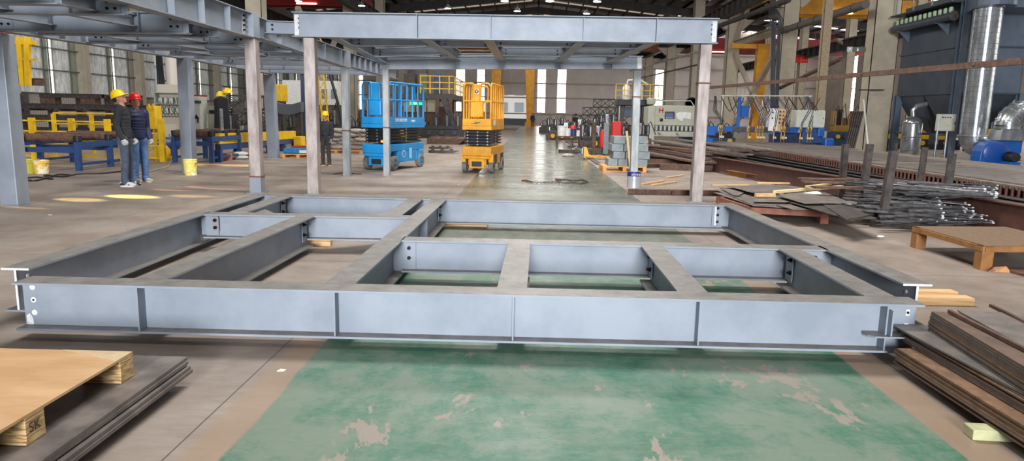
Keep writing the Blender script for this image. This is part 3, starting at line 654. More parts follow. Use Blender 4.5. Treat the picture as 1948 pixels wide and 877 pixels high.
person('person', 'man in a black hoodie and yellow helmet looking up at the raised beams', m1.x, m1.y, .15, 1.03, M_HOOD, M_JEAND, mat('black_white_sneaker', (36, 36, 38), (190, 190, 188), 9, .6, contrast=.05), M_HELY, .38, hood=True)
person('person', 'man in a quilted navy jacket, blue jeans and red helmet standing with arms down', m2.x, m2.y, -.42, 1.0, M_PUFF, M_JEAN, mat('beige_sneaker', (176, 166, 146), (150, 140, 122), 12, .8), M_HELR, .12, puffy=True)
p_ = person('person', 'man in dark work clothes and yellow helmet standing behind the rusty post', m3.x, m3.y, -1.75, .84, mat('charcoal_sweater', (48, 50, 56), (58, 60, 66), 12, .9, bump=.2), mat('dark_olive_trousers', (54, 52, 50), (66, 62, 58), 9, .9), mat('brown_boot', (96, 60, 40), rough=.7), M_HELY, .05)
blt = MB(); blt.lathe([(.135, -.015), (.14, .015)], (0, 0, .845*.99), (0, 0, 1), 24); blt.v = [(x*.78, y*1.0, z) for x, y, z in blt.v]; blt.build('belt', M_BLK, p_)

# ================================================================ left side
# yellow guard fence
yf = at(160, 300, z=0).y
fe = thing('guard_fence', 'yellow wire mesh guard fence behind the roller conveyor', 'fence', (-12.5, 19.6, 0))
def X_at(x, Y): return at(x, 260, Y=Y).x
FYY = 19.6; xs = [X_at(v, FYY) for v in (-60, 24, 63, 138, 206, 308)]
for k, x in enumerate(xs[1:]): 
    ht = 1.17 if k < 4 else 1.2
    p = MB(); p.box(x-.07, x+.07, FYY-.06, FYY+.06, 0, ht).build('post', M_SAFE, fe, w=True)
for k in range(len(xs)-1):
    x0, x1 = xs[k]+.07, xs[k+1]-.07; m = MB()
    for z in (.1, .45, .8): m.box(x0, x1, FYY-.015, FYY+.015, z-.02, z+.02)
    q = m.build('rail', M_SAFE, fe, w=True); m = MB(); xx = x0
    while xx < x1: m.box(xx, xx+.008, FYY-.004, FYY+.004, .1, .8); xx += .055
    for z in (.2, .3, .38, .55, .65, .72): m.box(x0, x1, FYY-.003, FYY+.003, z-.003, z+.003)
    m.build('wire_mesh', M_SAFE, fe, w=True)
MB().box(xs[1], xs[4], FYY-.02, FYY+.02, 1.07, 1.11).build('rail', M_SAFE, fe, w=True)
hr_ = thing('handrail', 'yellow tubular handrail raised behind the mesh fence', 'handrail', (-13, 22.5, 0))
a, b_ = at(101, 215, Y=22.5), at(240, 217, Y=22.5); m = MB(); m.rod(a, b_, .03); m.rod(a-V((0, 0, .34)), b_-V((0, 0, .34)), .025); m.build('rail', M_SAFE, hr_, w=True)
for x in (101, 173, 232): p = at(x, 216, Y=22.5); MB().box(p.x-.05, p.x+.05, 22.45, 22.55, 0, p.z).build('post', M_SAFE, hr_, w=True)
yb = thing('yellow_cabinet', 'yellow machine guard box right of the red-helmeted man', 'machine', tuple(at(293, 262, Y=19.9).xy)+(0,))
c0 = at(283, 201, Y=19.9); c1 = at(303, 246, Y=19.9); MB().box(c0.x, c1.x, 19.75, 20.1, c1.z, c0.z).build('box', M_SAFE, yb, w=True, bevel=.02)
MB().box((c0.x+c1.x)/2-.02, (c0.x+c1.x)/2+.02, 19.85, 19.97, 0, c1.z).build('stand', M_SAFE, yb, w=True)
for dx in (.08, .2): MB().box(c0.x+dx, c0.x+dx+.04, 19.7, 19.75, c0.z-.08, c0.z+.05).build('hook', M_SAFE, yb, w=True)
p = at(300, 305, z=0); yc = thing('yellow_motor_base', 'small rounded yellow motor housing on the floor beside the blue tank', 'motor', p)
MB().lathe([(.0, 0), (.2, 0), (.22, .05), (.22, .3), (.12, .42), (0, .43)], (0, .3, 0)).build('housing', M_SAFE, yc, smooth=40); MB().box(-.3, .3, .1, .5, 0, .06).build('foot', M_SAFE, yc)
p = at(316, 296, z=0); bt = thing('air_tank', 'round dark blue air tank on the floor right of the men', 'tank', p)
MB().lathe([(.0, -.42), (.16, -.38), (.23, -.25), (.23, .25), (.16, .38), (0, .42)], (0, .2, .36), (.3, 1, 0)).build('tank', M_NAVY, bt, smooth=40)
for dx in (-.12, .12): MB().box(dx-.03, dx+.03, .05, .35, 0, .18).build('foot', M_NAVY, bt)
MB().tube([(.1, .1, .5), (.15, 0, .7), (-.05, -.3, .45), (-.4, -.8, .06), (-.8, -1.2, .02)], .02).build('hose', mat('grey_hose', (150, 146, 138), rough=.6), bt)

def roller_conveyor(x0, x1, y0, y1, label, ztop=.72, nroll=4):
    o = thing('roller_conveyor', label, 'conveyor', ((x0+x1)/2, (y0+y1)/2, 0), 0, 'roller conveyor tables')
    for x in (x0, x1): MB().box(x-.05, x+.05, y0, y1, ztop-.16, ztop-.02).build('side_rail', M_NAVY, o, w=True)
    ny = max(2, int((y1-y0)/1.3)+1)
    for k in range(ny):
        y = y0+.06+(y1-y0-.12)*k/(ny-1)
        for x in (x0, x1):
            MB().box(x-.06, x+.06, y-.05, y+.05, .0, ztop-.14).build('leg', M_NAVY, o, w=True)
        MB().box(x0, x1, y-.03, y+.03, ztop-.28, ztop-.16).build('cross_rail', M_NAVY, o, w=True)
    for x in (x0, x1): MB().box(x-.04, x+.04, y0+.1, y1-.1, .12, .18).build('lower_rail', M_NAVY, o, w=True)
    for k in range(nroll):
        y = y0+.1+(y1-y0-.2)*k/(nroll-1)
        r = MB().lathe([(.03, -.06), (.03, 0), (.1, 0), (.1, x1-x0-.12), (.03, x1-x0-.12), (.03, x1-x0-.02)], (x0+.06, y, ztop+.06), (1, 0, 0), 16).build('roller', M_RUST, o, w=True, smooth=40)
        for x in (x0, x1): MB().box(x-.05, x+.05, y-.09, y+.09, ztop-.02, ztop+.14).build('bearing', M_BLK, o, w=True, bevel=.02)
    return o
roller_conveyor(-12.45, -10.65, 16.25, 18.9, 'blue roller conveyor with rusty rollers behind the mesh fence, left of the men', .70, 3)
roller_conveyor(-9.95, -8.9, 19.4, 21.4, 'blue roller conveyor with rusty rollers right of the grey post and yellow bucket', .76, 3)
# second line with a yellow top beam
yl = thing('feed_table', 'blue framed feed table with a long yellow guide beam', 'machine', (-9, 23, 0))
a, b_ = at(414, 272, Y=19.9), at(560, 262, Y=27.5)
m = MB(); m.bar(a+V((0, 0, .12)), b_+V((0, 0, .12)), .12, .30); m.build('guide_beam', M_SAFE, yl, w=True)
m = MB(); m.bar(a-V((0, 0, .12)), b_-V((0, 0, .12)), .16, .16); m.build('side_rail', M_NAVY, yl, w=True)
for t_ in (0, .2, .4, .6, .8, 1):
    c = a.lerp(b_, t_); MB().box(c.x-.1, c.x+.1, c.y-.08, c.y+.08, 0, c.z-.2).build('leg', M_NAVY, yl, w=True)
for t_ in (.3, .45, .62, .75): c = a.lerp(b_, t_); MB().lathe([(.09, 0), (.09, 1.4)], (c.x-1.5, c.y+.6, c.z+.02), (1, 0, 0), 12).build('roller', M_RUST, yl, w=True, smooth=40)
c = a+V((.1, .1, .35)); MB().rod(c, c+V((0, 0, .62)), .05).build('cylinder', M_GALV, yl, w=True, smooth=40)
# second yellow block
c0, c1 = at(561, 259, Y=27), at(577, 276, Y=27); o = thing('yellow_machine_box', 'short yellow box beside the navy post', 'machine', (c0.x, 27, 0))
MB().box(c0.x, c1.x, 26.8, 27.3, 0.02, c0.z).build('box', M_SAFE, o, w=True, bevel=.03); MB().box(c0.x-.05, c1.x+.05, 26.7, 27.4, 0, .06).build('foot', M_NAVY, o, w=True)
# clutter under and on the feed tables
p = at(425, 305, z=0)
block(p.x, p.y, .5, .35, .2, .4, 'small orange tinted scrap box under the feed table', mat('faded_orange_card', (190, 110, 84), rough=.8), name='scrap_box', cat='box')
p = at(452, 303, z=0); 
for k in range(2): o = MB().ell((0, 0, .06), (.3, .18, .07)).build('white_sack', M_WHITE); o.location = (p.x, p.y+.1, k*.11); tag(o, ('lower' if k == 0 else 'upper')+' flat white sack of the pair under the feed table', 'sack', 'white sacks under the feed table')
p = at(420, 316, z=0); block(p.x, p.y, 1.5, .09, .05, .02, 'thin timber batten lying on the floor by the feed table leg')
# long steel stock in cantilever racks
rk = thing('storage_rack', 'dark steel cantilever rack full of long sections behind the fence', 'rack', (-17, 30, 0))
x0, x1 = at(20, 200, Y=28).x, at(300, 200, Y=28).x
for k in range(6):
    x = x0+(x1-x0)*k/5; MB().box(x-.12, x+.12, 28.6, 28.9, 0, 2.0).build('upright', M_DARK, rk, w=True)
    for z in (.45, .95, 1.4): MB().box(x-.08, x+.08, 27.2, 28.9, z-.08, z).build('arm', M_DARK, rk, w=True)
for z, n_ in ((0.45, 4), (.95, 4), (1.4, 3)):
    for k in range(n_):
        L_ = random.uniform(-.8, .4); o = MB().ibeam((x0+.3+L_, 0, .2), (x1-.2+L_, 0, .2), .2, .22, .02, .015).build('steel_section', random.choice([M_DARK, M_RUST])); o.location = (0, 27.4+k*.36, z)
        tag(o, 'long dark steel section lying in the rack behind the fence', 'steel section', 'long sections in the rack behind the fence')
for k in range(3):
    x = x0+1.8+k*1.6; o = MB().box(-.3, .3, -.2, .2, 0, .24).build('bearer_block', M_RUST, bevel=.01); o.location = (x, 27.8, 1.6); tag(o, 'rusty bearer block on top of the racked sections', 'block', 'bearers on the rack')
for k in range(2):
    o = MB().ibeam((x0+1.5, 0, .16), (x1-2, 0, .16), .16, .2).build('steel_section', M_DARK); o.location = (0, 27.6+k*.3, 1.84); tag(o, 'dark steel section carried on the bearer blocks atop the rack', 'steel section', 'sections on the bearers')
# yellow access frame, red riser
a, b_ = at(36, 70, Y=13.2), at(44, 163, Y=13.2)
o = thing('access_ladder', 'yellow ladder frame hanging at upper left beside the red pipe', 'ladder', (a.x, 13.2, b_.z))
for dx in (0, .16): MB().bar(a+V((dx, 0, 0)), b_+V((dx*.6, 0, 0)), .09, .07).build('stile', M_SAFE, o, w=True)
for t_ in (.1, .14, .46): c = a.lerp(b_, t_); MB().bar(c+V((-.32, 0, 0)), c+V((.32, 0, 0)), .04, .035).build('rung', M_SAFE, o, w=True)
a = at(10, 60, Y=16); b_ = at(27, 235, Y=16)
o = thing('red_pipe', 'red riser pipe beside the grey corner post', 'pipe', (b_.x, 16, 0)); MB().tube([(b_.x+.08, 16, 0), b_, a], .095, 14).build('pipe', mat('red_pipe_paint', (150, 18, 34), rough=.4), o, w=True, smooth=50)
for z in (1.2, 2.3, 3.0): MB().lathe([(.115, -.03), (.115, .03)], (b_.x+(a.x-b_.x)*(z-1.5)/1.7, 16, z), (0, 0, 1), 14).build('collar', M_BLK, o, w=True)
c0, c1 = at(16, 148, Y=17), at(62, 163, Y=17)
o = thing('brown_channel', 'short rusty brown channel behind the yellow ladder', 'steel section', (c0.x, 17, c1.z)); MB().ibeam((c0.x, 17, c0.z), (c1.x+.3, 17, c0.z), c0.z-c1.z, .2, .02, .02).build('section', M_RUST, o, w=True)
MB().box(c0.x-.4, c0.x-.2, 16.9, 17.1, 0, c0.z+.4).build('support', M_RUST, o, w=True)
c = at(22, 136, Y=17); MB().ell(c, (.25, .2, .2)).build('green_cover', mat('dark_green_cover', (20, 60, 44), rough=.7), o, w=True, smooth=60)
# buckets
def bucket(px_, py_, r, h, label, m, lid=None, group=None):
    p = at(px_, py_, z=0); o = thing('bucket', label, 'bucket', (p.x, p.y+r, 0), 0, group)
    MB().lathe([(r*.86, 0), (r, h*.96), (r*1.05, h*.96), (r*1.05, h), (r*.95, h), (r*.82, .02)], (0, 0, 0), (0, 0, 1), 24).build('body', m, o, smooth=40)
    MB().lathe([(r*1.03, h*.80), (r*1.05, h*.80), (r*1.05, h*.83), (r*1.0, h*.83)], (0, 0, 0), (0, 0, 1), 24).build('rim_band', m, o)
    if lid: MB().lathe([(0, h-.01), (r*1.06, h-.01), (r*1.06, h+.02), (0, h+.02)], (0, 0, 0), (0, 0, 1), 24).build('lid', lid, o)
    MB().tube([(r*1.04*cos(a), -r*.3-.1*r*sin(a), h*.8-r*.9*sin(a)) for a in [pi*k/8 for k in range(9)]], .006, 6).build('handle', M_GALV, o)
    return o
M_BUCK = mat('paint_splashed_yellow', (232, 214, 112), (216, 196, 84), 5, .5, c3=(240, 238, 226), thresh3=.55)
bucket(357, 334, .148, .36, 'pale yellow paint bucket standing at the foot of the grey post', M_BUCK)
bucket(71, 331, .155, .30, 'yellow bucket splashed with white, left of the blue conveyor', mat('white_splashed_yellow', (226, 176, 40), (222, 214, 190), 7, .5, contrast=.1))
bucket(42, 331, .22, .31, 'dull olive yellow bucket partly behind the grey corner post', mat('olive_bucket', (170, 160, 44), rough=.5))
def cable(pts, r, label, m=M_HOSE, nm='cable'):
    P2 = [V(p) for p in pts]; out = []
    for i in range(len(P2)-1):
        p0, p1, p2, p3 = P2[max(i-1, 0)], P2[i], P2[i+1], P2[min(i+2, len(P2)-1)]
        for k in range(6):
            t = k/6; out.append(.5*((2*p1)+(p2-p0)*t+(2*p0-5*p1+4*p2-p3)*t*t+(3*p1-p0-3*p2+p3)*t**3))
    out.append(P2[-1]); o = MB().tube(out, r, 8).build(nm, m, smooth=60); tag(o, label, nm); return o
gp_ = lambda x, y, z=.015: at(x, y, z=z)
cable([gp_(38, 340), gp_(70, 337), gp_(100, 341), gp_(84, 333), gp_(120, 336), gp_(150, 331), gp_(190, 330), gp_(230, 326)], .018, 'black cable snaking over the floor by the two buckets')
cable([gp_(36, 334), gp_(60, 344), gp_(95, 337), gp_(110, 332), gp_(135, 333)], .018, 'second black cable looped by the yellow buckets')
cable([gp_(262, 331), gp_(300, 322), gp_(320, 316), gp_(330, 300), at(328, 284, Y=20)], .02, 'grey hose trailing from the blue tank behind the men', mat('grey_hose', (150, 146, 138)), 'hose')
# cabinets
def cabinet(c0, c1, Y, d, label, m, door=True, name='control_cabinet'):
    o = thing(name, label, 'cabinet', ((c0.x+c1.x)/2, Y+d/2, 0)); w = c1.x-c0.x; h = c0.z
    MB().box(c0.x, c1.x, Y, Y+d, .08, h).build('body', m, o, w=True, bevel=.01); MB().box(c0.x+.03, c1.x-.03, Y+.03, Y+d-.03, 0, .08).build('plinth', M_BLK, o, w=True)
    if door:
        MB().box(c0.x+.03, c1.x-.03, Y-.02, Y, .15, h-.06).build('door', m, o, w=True); MB().box(c1.x-.12, c1.x-.08, Y-.05, Y-.02, h*.45, h*.55).build('handle', M_BLK, o, w=True)
    return o
Yc = 30.0; c0, c1 = at(365, 183, Y=Yc), at(383, 256, Y=Yc); cb2 = cabinet(c0, c1, Yc, .7, 'tall grey control cabinet with a red top edge and a panel of meters', M_CAB)
MB().box(c0.x-.5, c1.x, Yc+.02, Yc+.74, c0.z, c0.z+.07).build('top_edge', M_RED, cb2, w=True)
for k in range(4): MB().box(c0.x+.06+k*.09, c0.x+.12+k*.09, Yc-.035, Yc-.02, c0.z-.30, c0.z-.18).build('meter', M_BLK, cb2, w=True)
m = MB(); xm = (c0.x+c1.x)/2; m.prism([(-.12, 0), (.12, 0), (0, .2)], 0, .01); m.v = [(xm+x, Yc-.025-z, c0.z-.95+y) for x, y, z in m.v]; m.build('warning_sign', M_BLK, cb2, w=True)
MB().box(c0.x-.5, c0.x, Yc+.02, Yc+.7, .08, c0.z).build('side_panel', M_WHITE, cb2, w=True)
c0, c1 = at(384, 201, Y=33), at(423, 262, Y=33); cb3 = cabinet(c0, c1, 33, 1.2, 'wide grey beige enclosure with a vent, right of the tall cabinet', mat('beige_enclosure', (150, 150, 136), rough=.5)); MB().box(c0.x+.35, c0.x+.6, 32.95, 32.98, c0.z-.35, c0.z-.2).build('vent', M_BLK, cb3, w=True)
# electrical board on shelf
Yb = 26; c0, c1 = at(300, 176, Y=Yb), at(340, 258, Y=Yb)
o = thing('switch_board', 'cluttered electrical switch board with grey boxes and wires left of the grey post', 'switchboard', (c0.x, Yb, 0))
MB().box(c0.x, c1.x+.3, Yb, Yb+.1, .3, c0.z+.3).build('backboard', mat('wall_beige', (186, 176, 160), rough=.8), o, w=True)
for z in (1.25, 1.0+c0.z-1.4, c0.z): MB().box(c0.x, c1.x+.3, Yb-.35, Yb, z-.03, z).build('shelf', M_GREENP, o, w=True)
for dx in (0, .9): MB().box(c0.x+dx, c0.x+dx+.06, Yb-.3, Yb-.02, 0, c0.z).build('leg', M_GREENP, o, w=True)
for k in range(7):
    x = c0.x+.1+(k % 4)*.2; z = 1.32+(k//4)*.36; MB().box(x, x+.13, Yb-.18, Yb, z, z+.2).build('switch_box', M_CAB, o, w=True, bevel=.01)
for k in range(6):
    x = c0.x+.12+.13*k; MB().tube([(x, Yb-.12, 1.9), (x+.05, Yb-.2, 1.7), (x-.05, Yb-.22, 1.45), (x+.08, Yb-.15, 1.2)], .012, 6).build('wire', M_HOSE, o, w=True)
c = at(326, 120, Y=29); o = thing('vertical_duct', 'smooth pale vertical duct behind the grey post', 'duct', (c.x, 29, 0)); MB().lathe([(.23, 0), (.23, 6)], (0, 0, 0), (0, 0, 1), 24).build('tube', mat('pale_duct', (196, 186, 176), rough=.5), o, smooth=40); MB().lathe([(.26, 0), (.26, .05)], (0, 0, 1.6), (0, 0, 1), 24).build('flange', M_BEIGE, o)
o = thing('cable_riser', 'bundle of dark vertical cables next to the pale duct', 'cables', (c.x-.5, 29, 0))
for k in range(5): MB().tube([(-.1+.06*k, 0, 0), (-.12+.07*k, 0, 2), (-.1+.05*k, 0, 4), (-.1+.06*k, 0, 6)], .03, 6).build('cable', M_HOSE, o)
c0, c1 = at(284, 128, Y=29), at(304, 205, Y=29); o = thing('sliding_door', 'pale corrugated sheet door between the beige wall columns', 'door panel', (c0.x, 29.5, 0)); MB().box(c0.x, c1.x, 29.4, 29.5, 0, c0.z+.8).build('sheet', mat('pale_sheet', (176, 182, 184), (196, 200, 202), 3, stretch=(6, 1, .2), rough=.4), o, w=True)
MB().box(c0.x, c1.x, 29.35, 29.4, c0.z, c0.z+.1).build('track', M_GREENP, o, w=True)
# lattice truss pile with helmets on dark fabric
def lattice(x, y, z, L_, h, rz, label, group=None, m=M_TRUSS, rl=.03):
    o = thing('lattice_truss', label, 'truss', (x, y, z), rz, group)
    for zz in (rl, h): 
        for yy in (0, h): MB().box(0, L_, yy-rl, yy+rl, zz-rl, zz+rl).build('chord', m, o)
    m_ = MB(); n_ = max(3, int(L_/h)); 
    for k in range(n_):
        a, b = L_*k/n_, L_*(k+1)/n_
        for yy in (0, h):
            m_.bar((a, yy, rl), (b, yy, h), rl*1.2, rl*1.2); m_.bar((a, yy, rl), (a, yy, h), rl*1.2, rl*1.2); m_.bar((b, yy, rl), (a, yy, h), rl*1.2, rl*1.2)
    m_.build('lacing', m, o); return o
Yt = 31; c0, c1 = at(425, 183, Y=Yt), at(475, 250, Y=Yt)
for k in range(3): lattice(c0.x, Yt+.3*k-.3, .02+.72*k, 2.2, .66, .1*k, ('bottom', 'middle', 'top')[k]+' dark lattice truss of the stack behind the feed table', 'lattice trusses stacked behind the feed table')
c = at(421, 200, Y=30.2)
o = thing('work_coat', 'black coat hanging at the left end of the truss stack', 'coat', (c.x, 30.2, 0)); m = MB(); m.lathe([(.05, 2.05), (.3, 1.95), (.33, 1.2), (.36, .7), (.1, .68)], (0, 0, 0), (0, 0, 1), 14); m.v = [(x, y*.5, z) for x, y, z in m.v]; m.build('cloth', mat('black_cloth', (24, 24, 30), rough=.9), o, smooth=50); MB().rod((0, 0, 0), (0, 0, 2.0), .02).build('stand', M_DARK, o); MB().box(-.25, .25, -.2, .2, 0, .03).build('foot', M_DARK, o)
for x, lb in ((420, 'yellow helmet on the black coat stand'), (433, 'yellow helmet lying on the lattice trusses')):
    c = at(x, 181, Y=30.4); o = MB().lathe([(.17, 0), (.21, .0), (.19, .04), (.16, .14), (.08, .21), (0, .22)], (0, 0, 0), (0, 0, 1), 18).build('safety_helmet', M_HELY, smooth=50); o.location = (c.x, 30.4, 2.06 if x < 430 else 2.2); tag(o, lb, 'helmet')
    MB().prism([(.12, -.15), (.27, -.08), (.27, .08), (.12, .15)], 0, .015).build('peak', M_HELY, o)
# machines beyond, between the posts
rnd = random.Random(3)
def machine(px0, px1, pytop, pybot, label, m=M_BLK, m2=M_NAVY, seed=1, name='drilling_line', cat='machine', Y=None):
    r = random.Random(seed); Yq = Y or at((px0+px1)/2, pybot, z=0).y; a = at(px0, pytop, Y=Yq); b = at(px1, pybot, Y=Yq); w = b.x-a.x; h = a.z
    o = thing(name, label, cat, ((a.x+b.x)/2, Yq+.5, 0))
    MB().box(-w/2, w/2, -.45, .45, 0, h*.34).build('bed', m2, o, bevel=.02)
    MB().box(-w*.42, w*.42, -.35, .35, h*.34, h*.5).build('carriage', m, o, bevel=.02)
    for k in range(4):
        x = -w*.4+k*w*.26; hh = h*r.uniform(.6, 1.0); MB().box(x-.07*w, x+.06*w, -.25, .25, h*.5, hh).build('head', r.choice([m, M_DARK, M_GALV, m2]), o, bevel=.02)
        MB().rod((x, -.3, h*.45), (x, -.3, hh*.95), .04).build('spindle', M_GALV, o)
        MB().tube([(x, -.2, hh), (x+.1, -.35, hh+.15*h), (x+.3*w*.5, -.3, h*.8), (x+.25*w, -.3, h*.5)], .025, 6).build('hose', M_HOSE, o)
    for k in range(3): MB().lathe([(.1, 0), (.13, .03), (.13, .12), (0, .12)], (-w*.3+k*w*.3, -.45, h*.22), (0, -1, 0), 14).build('motor', r.choice([M_DARK, M_SAFE]), o, smooth=40)
    return o
machine(427, 500, 215, 262, 'tangle of drilling heads and hoses above the yellow guide beam', seed=2, Y=28)
machine(486, 560, 212, 275, 'dark machine line with grey heads left of the navy post', seed=5, Y=34)
machine(596, 640, 200, 268, 'dark machine behind the third man', seed=8, Y=34)
machine(655, 715, 215, 252, 'dark machine row behind the white sacks', seed=9, Y=38, m2=M_BLK)
Yq = 31; c0, c1 = at(520, 160, Y=Yq), at(536, 193, Y=Yq); o = thing('yellow_drill_tower', 'tall yellow machine head behind the slim grey post', 'machine', (c0.x, Yq, 0)); MB().box(c0.x, c1.x, Yq, Yq+.8, c1.z, c0.z).build('head', M_SAFE, o, w=True, bevel=.03); MB().box(c0.x+.05, c1.x-.05, Yq+.2, Yq+.7, 0, c1.z).build('column', M_DARK, o, w=True)
a, b_ = at(522, 203, Y=29.5), at(575, 203, Y=29.5); o = thing('curved_arm', 'broad grey curved steel arm of the machine between the posts', 'machine', ((a.x+b_.x)/2, 29.5, 0))
m = MB(); n_ = 10; pt = [(a.x+(b_.x-a.x)*k/n_, .12*sin(pi*k/n_)) for k in range(n_+1)]
for k in range(n_): (xa, za), (xb, zb) = pt[k], pt[k+1]; m.hexa([(xa, 29.3, a.z-.2-za), (xb, 29.3, a.z-.2-zb), (xb, 29.7, a.z-.2-zb), (xa, 29.7, a.z-.2-za)], [(xa, 29.3, a.z+.22-za), (xb, 29.3, a.z+.22-zb), (xb, 29.7, a.z+.22-zb), (xa, 29.7, a.z+.22-za)])
m.build('arm', mat('grey_casting', (84, 88, 96), rough=.5), o, w=True)
for x in (a.x+.1, b_.x-.15): MB().box(x-.12, x+.12, 29.4, 29.6, 0, a.z).build('pedestal', M_DARK, o, w=True)
# leaning yellow mast with black hose
a, b_ = at(606, 140, Y=30), at(620, 222, Y=30); o = thing('yellow_mast', 'yellow lattice mast with a black hose above the third man', 'mast', (b_.x, 30, 0))
for dx in (-.13, .13): MB().bar((b_.x+dx+.05, 30, 0), (a.x+dx, 30, a.z+1.2), .06).build('leg', M_SAFE, o, w=True)
m = MB(); 
for k in range(12): z = .4+k*.4; s0, s1 = (-.13, .17) if k % 2 else (.17, -.13); m.bar((b_.x+s0+(a.x-b_.x)*z/4.5, 30, z), (b_.x+s1+(a.x-b_.x)*(z+.4)/4.5, 30, z+.4), .035)
m.build('lacing', M_SAFE, o, w=True); MB().tube([(a.x+.3, 29.9, a.z+1), (a.x+.5, 29.9, a.z), (b_.x+.55, 29.9, b_.z+.6), (b_.x+.75, 29.9, b_.z-.4)], .06).build('hose', M_HOSE, o, w=True)
c0, c1 = at(622, 160, Y=44), at(642, 195, Y=44); o = thing('white_cabin', 'white control cabin with two windows behind the third man', 'cabin', (c0.x, 45, 0)); MB().box(c0.x-2.8, c1.x, 44, 46, 1.9, c0.z+.2).build('body', M_WHITE, o, w=True)
for x in (c0.x-.2, c0.x+.4): MB().box(x-.15, x+.2, 43.97, 44, c0.z-.9, c0.z-.3).build('window', mat('dull_glass', (120, 126, 128), rough=.3), o, w=True)
for x in (c0.x-2.6, c1.x-.2): MB().box(x, x+.2, 44.2, 45.8, 0, 1.9).build('support', M_DARK, o, w=True)
# pallets, blue bundle, sacks
def pallet(x, y, lx, ly, rz, label, m=M_OCHRE, h=.13, z=0, group=None):
    o = thing('pallet', label, 'pallet', (x, y, z), rz, group)
    for k in (-1, 0, 1): MB().box(k*(lx/2-.05)-.05, k*(lx/2-.05)+.05, -ly/2, ly/2, .02, h-.025).build('stringer', m, o)
    n_ = 6
    for k in range(n_): y_ = -ly/2+(ly-.1)*k/(n_-1); MB().box(-lx/2, lx/2, y_, y_+.1, h-.025, h).build('deck_board', m, o)
    for y_ in (-ly/2, -.05, ly/2-.1): MB().box(-lx/2, lx/2, y_, y_+.1, 0, .02).build('base_board', m, o)
    return o
M_OWOOD = mat('orange_pallet_wood', (206, 140, 74), (222, 164, 100), 6, .75)
p = at(565, 301, z=0); pallet(p.x, p.y+.6, 1.0, 1.2, .05, 'orange timber pallet under the blue wrapped bundle', M_OWOOD)
m = MB(); m.box(-.48, .48, -.5, .5, 0, .17); o = m.build('wrapped_bundle', M_DBLUE, bevel=.04); o.location = (p.x, p.y+.6, .131); tag(o, 'blue wrapped bundle with a pale label on an orange pallet', 'bundle'); MB().box(.05, .3, -.505, -.5, .03, .12).build('label', M_WHITE, o)
o = MB().box(-.4, .1, -.2, .3, 0, .06).build('red_tray', M_RED, bevel=.01); o.location = (p.x+.05, p.y+.7, .302); tag(o, 'flat red tray on top of the blue wrapped bundle', 'tray')
p = at(640, 292, z=0); pallet(p.x, p.y+.6, 1.9, 1.2, -.03, 'timber pallet under the pile of white sacks, left part', M_OWOOD); p2 = at(690, 287, z=0); pallet(p2.x+.2, p2.y+.6, 1.4, 1.2, 0, 'timber pallet under the pile of white sacks, right part', M_OWOOD)
for lay in range(5):
    for k in range(5-lay//2):
        x = p.x-.45+k*.52+lay*.12+rnd.uniform(-.06, .06); o = MB().ell((0, 0, 0), (.34, .24, .085), 14, 7).build('sack', M_SACK, smooth=60)
        o.location = (x, p.y+.45+rnd.uniform(-.08, .08), .215+lay*.15); o.rotation_euler = (rnd.uniform(-.1, .1), rnd.uniform(-.1, .1), rnd.uniform(-.4, .4)); tag(o, 'striped white woven sack in the pile behind the blue scissor lift', 'sack', 'woven sacks piled on pallets')
p = at(653, 331, z=0); cable([gp_(636, 331), gp_(648, 329), gp_(668, 330), gp_(688, 331)], .012, 'thin dark scrap strip on the floor at the foot of a grey post', M_DARK, 'strip')
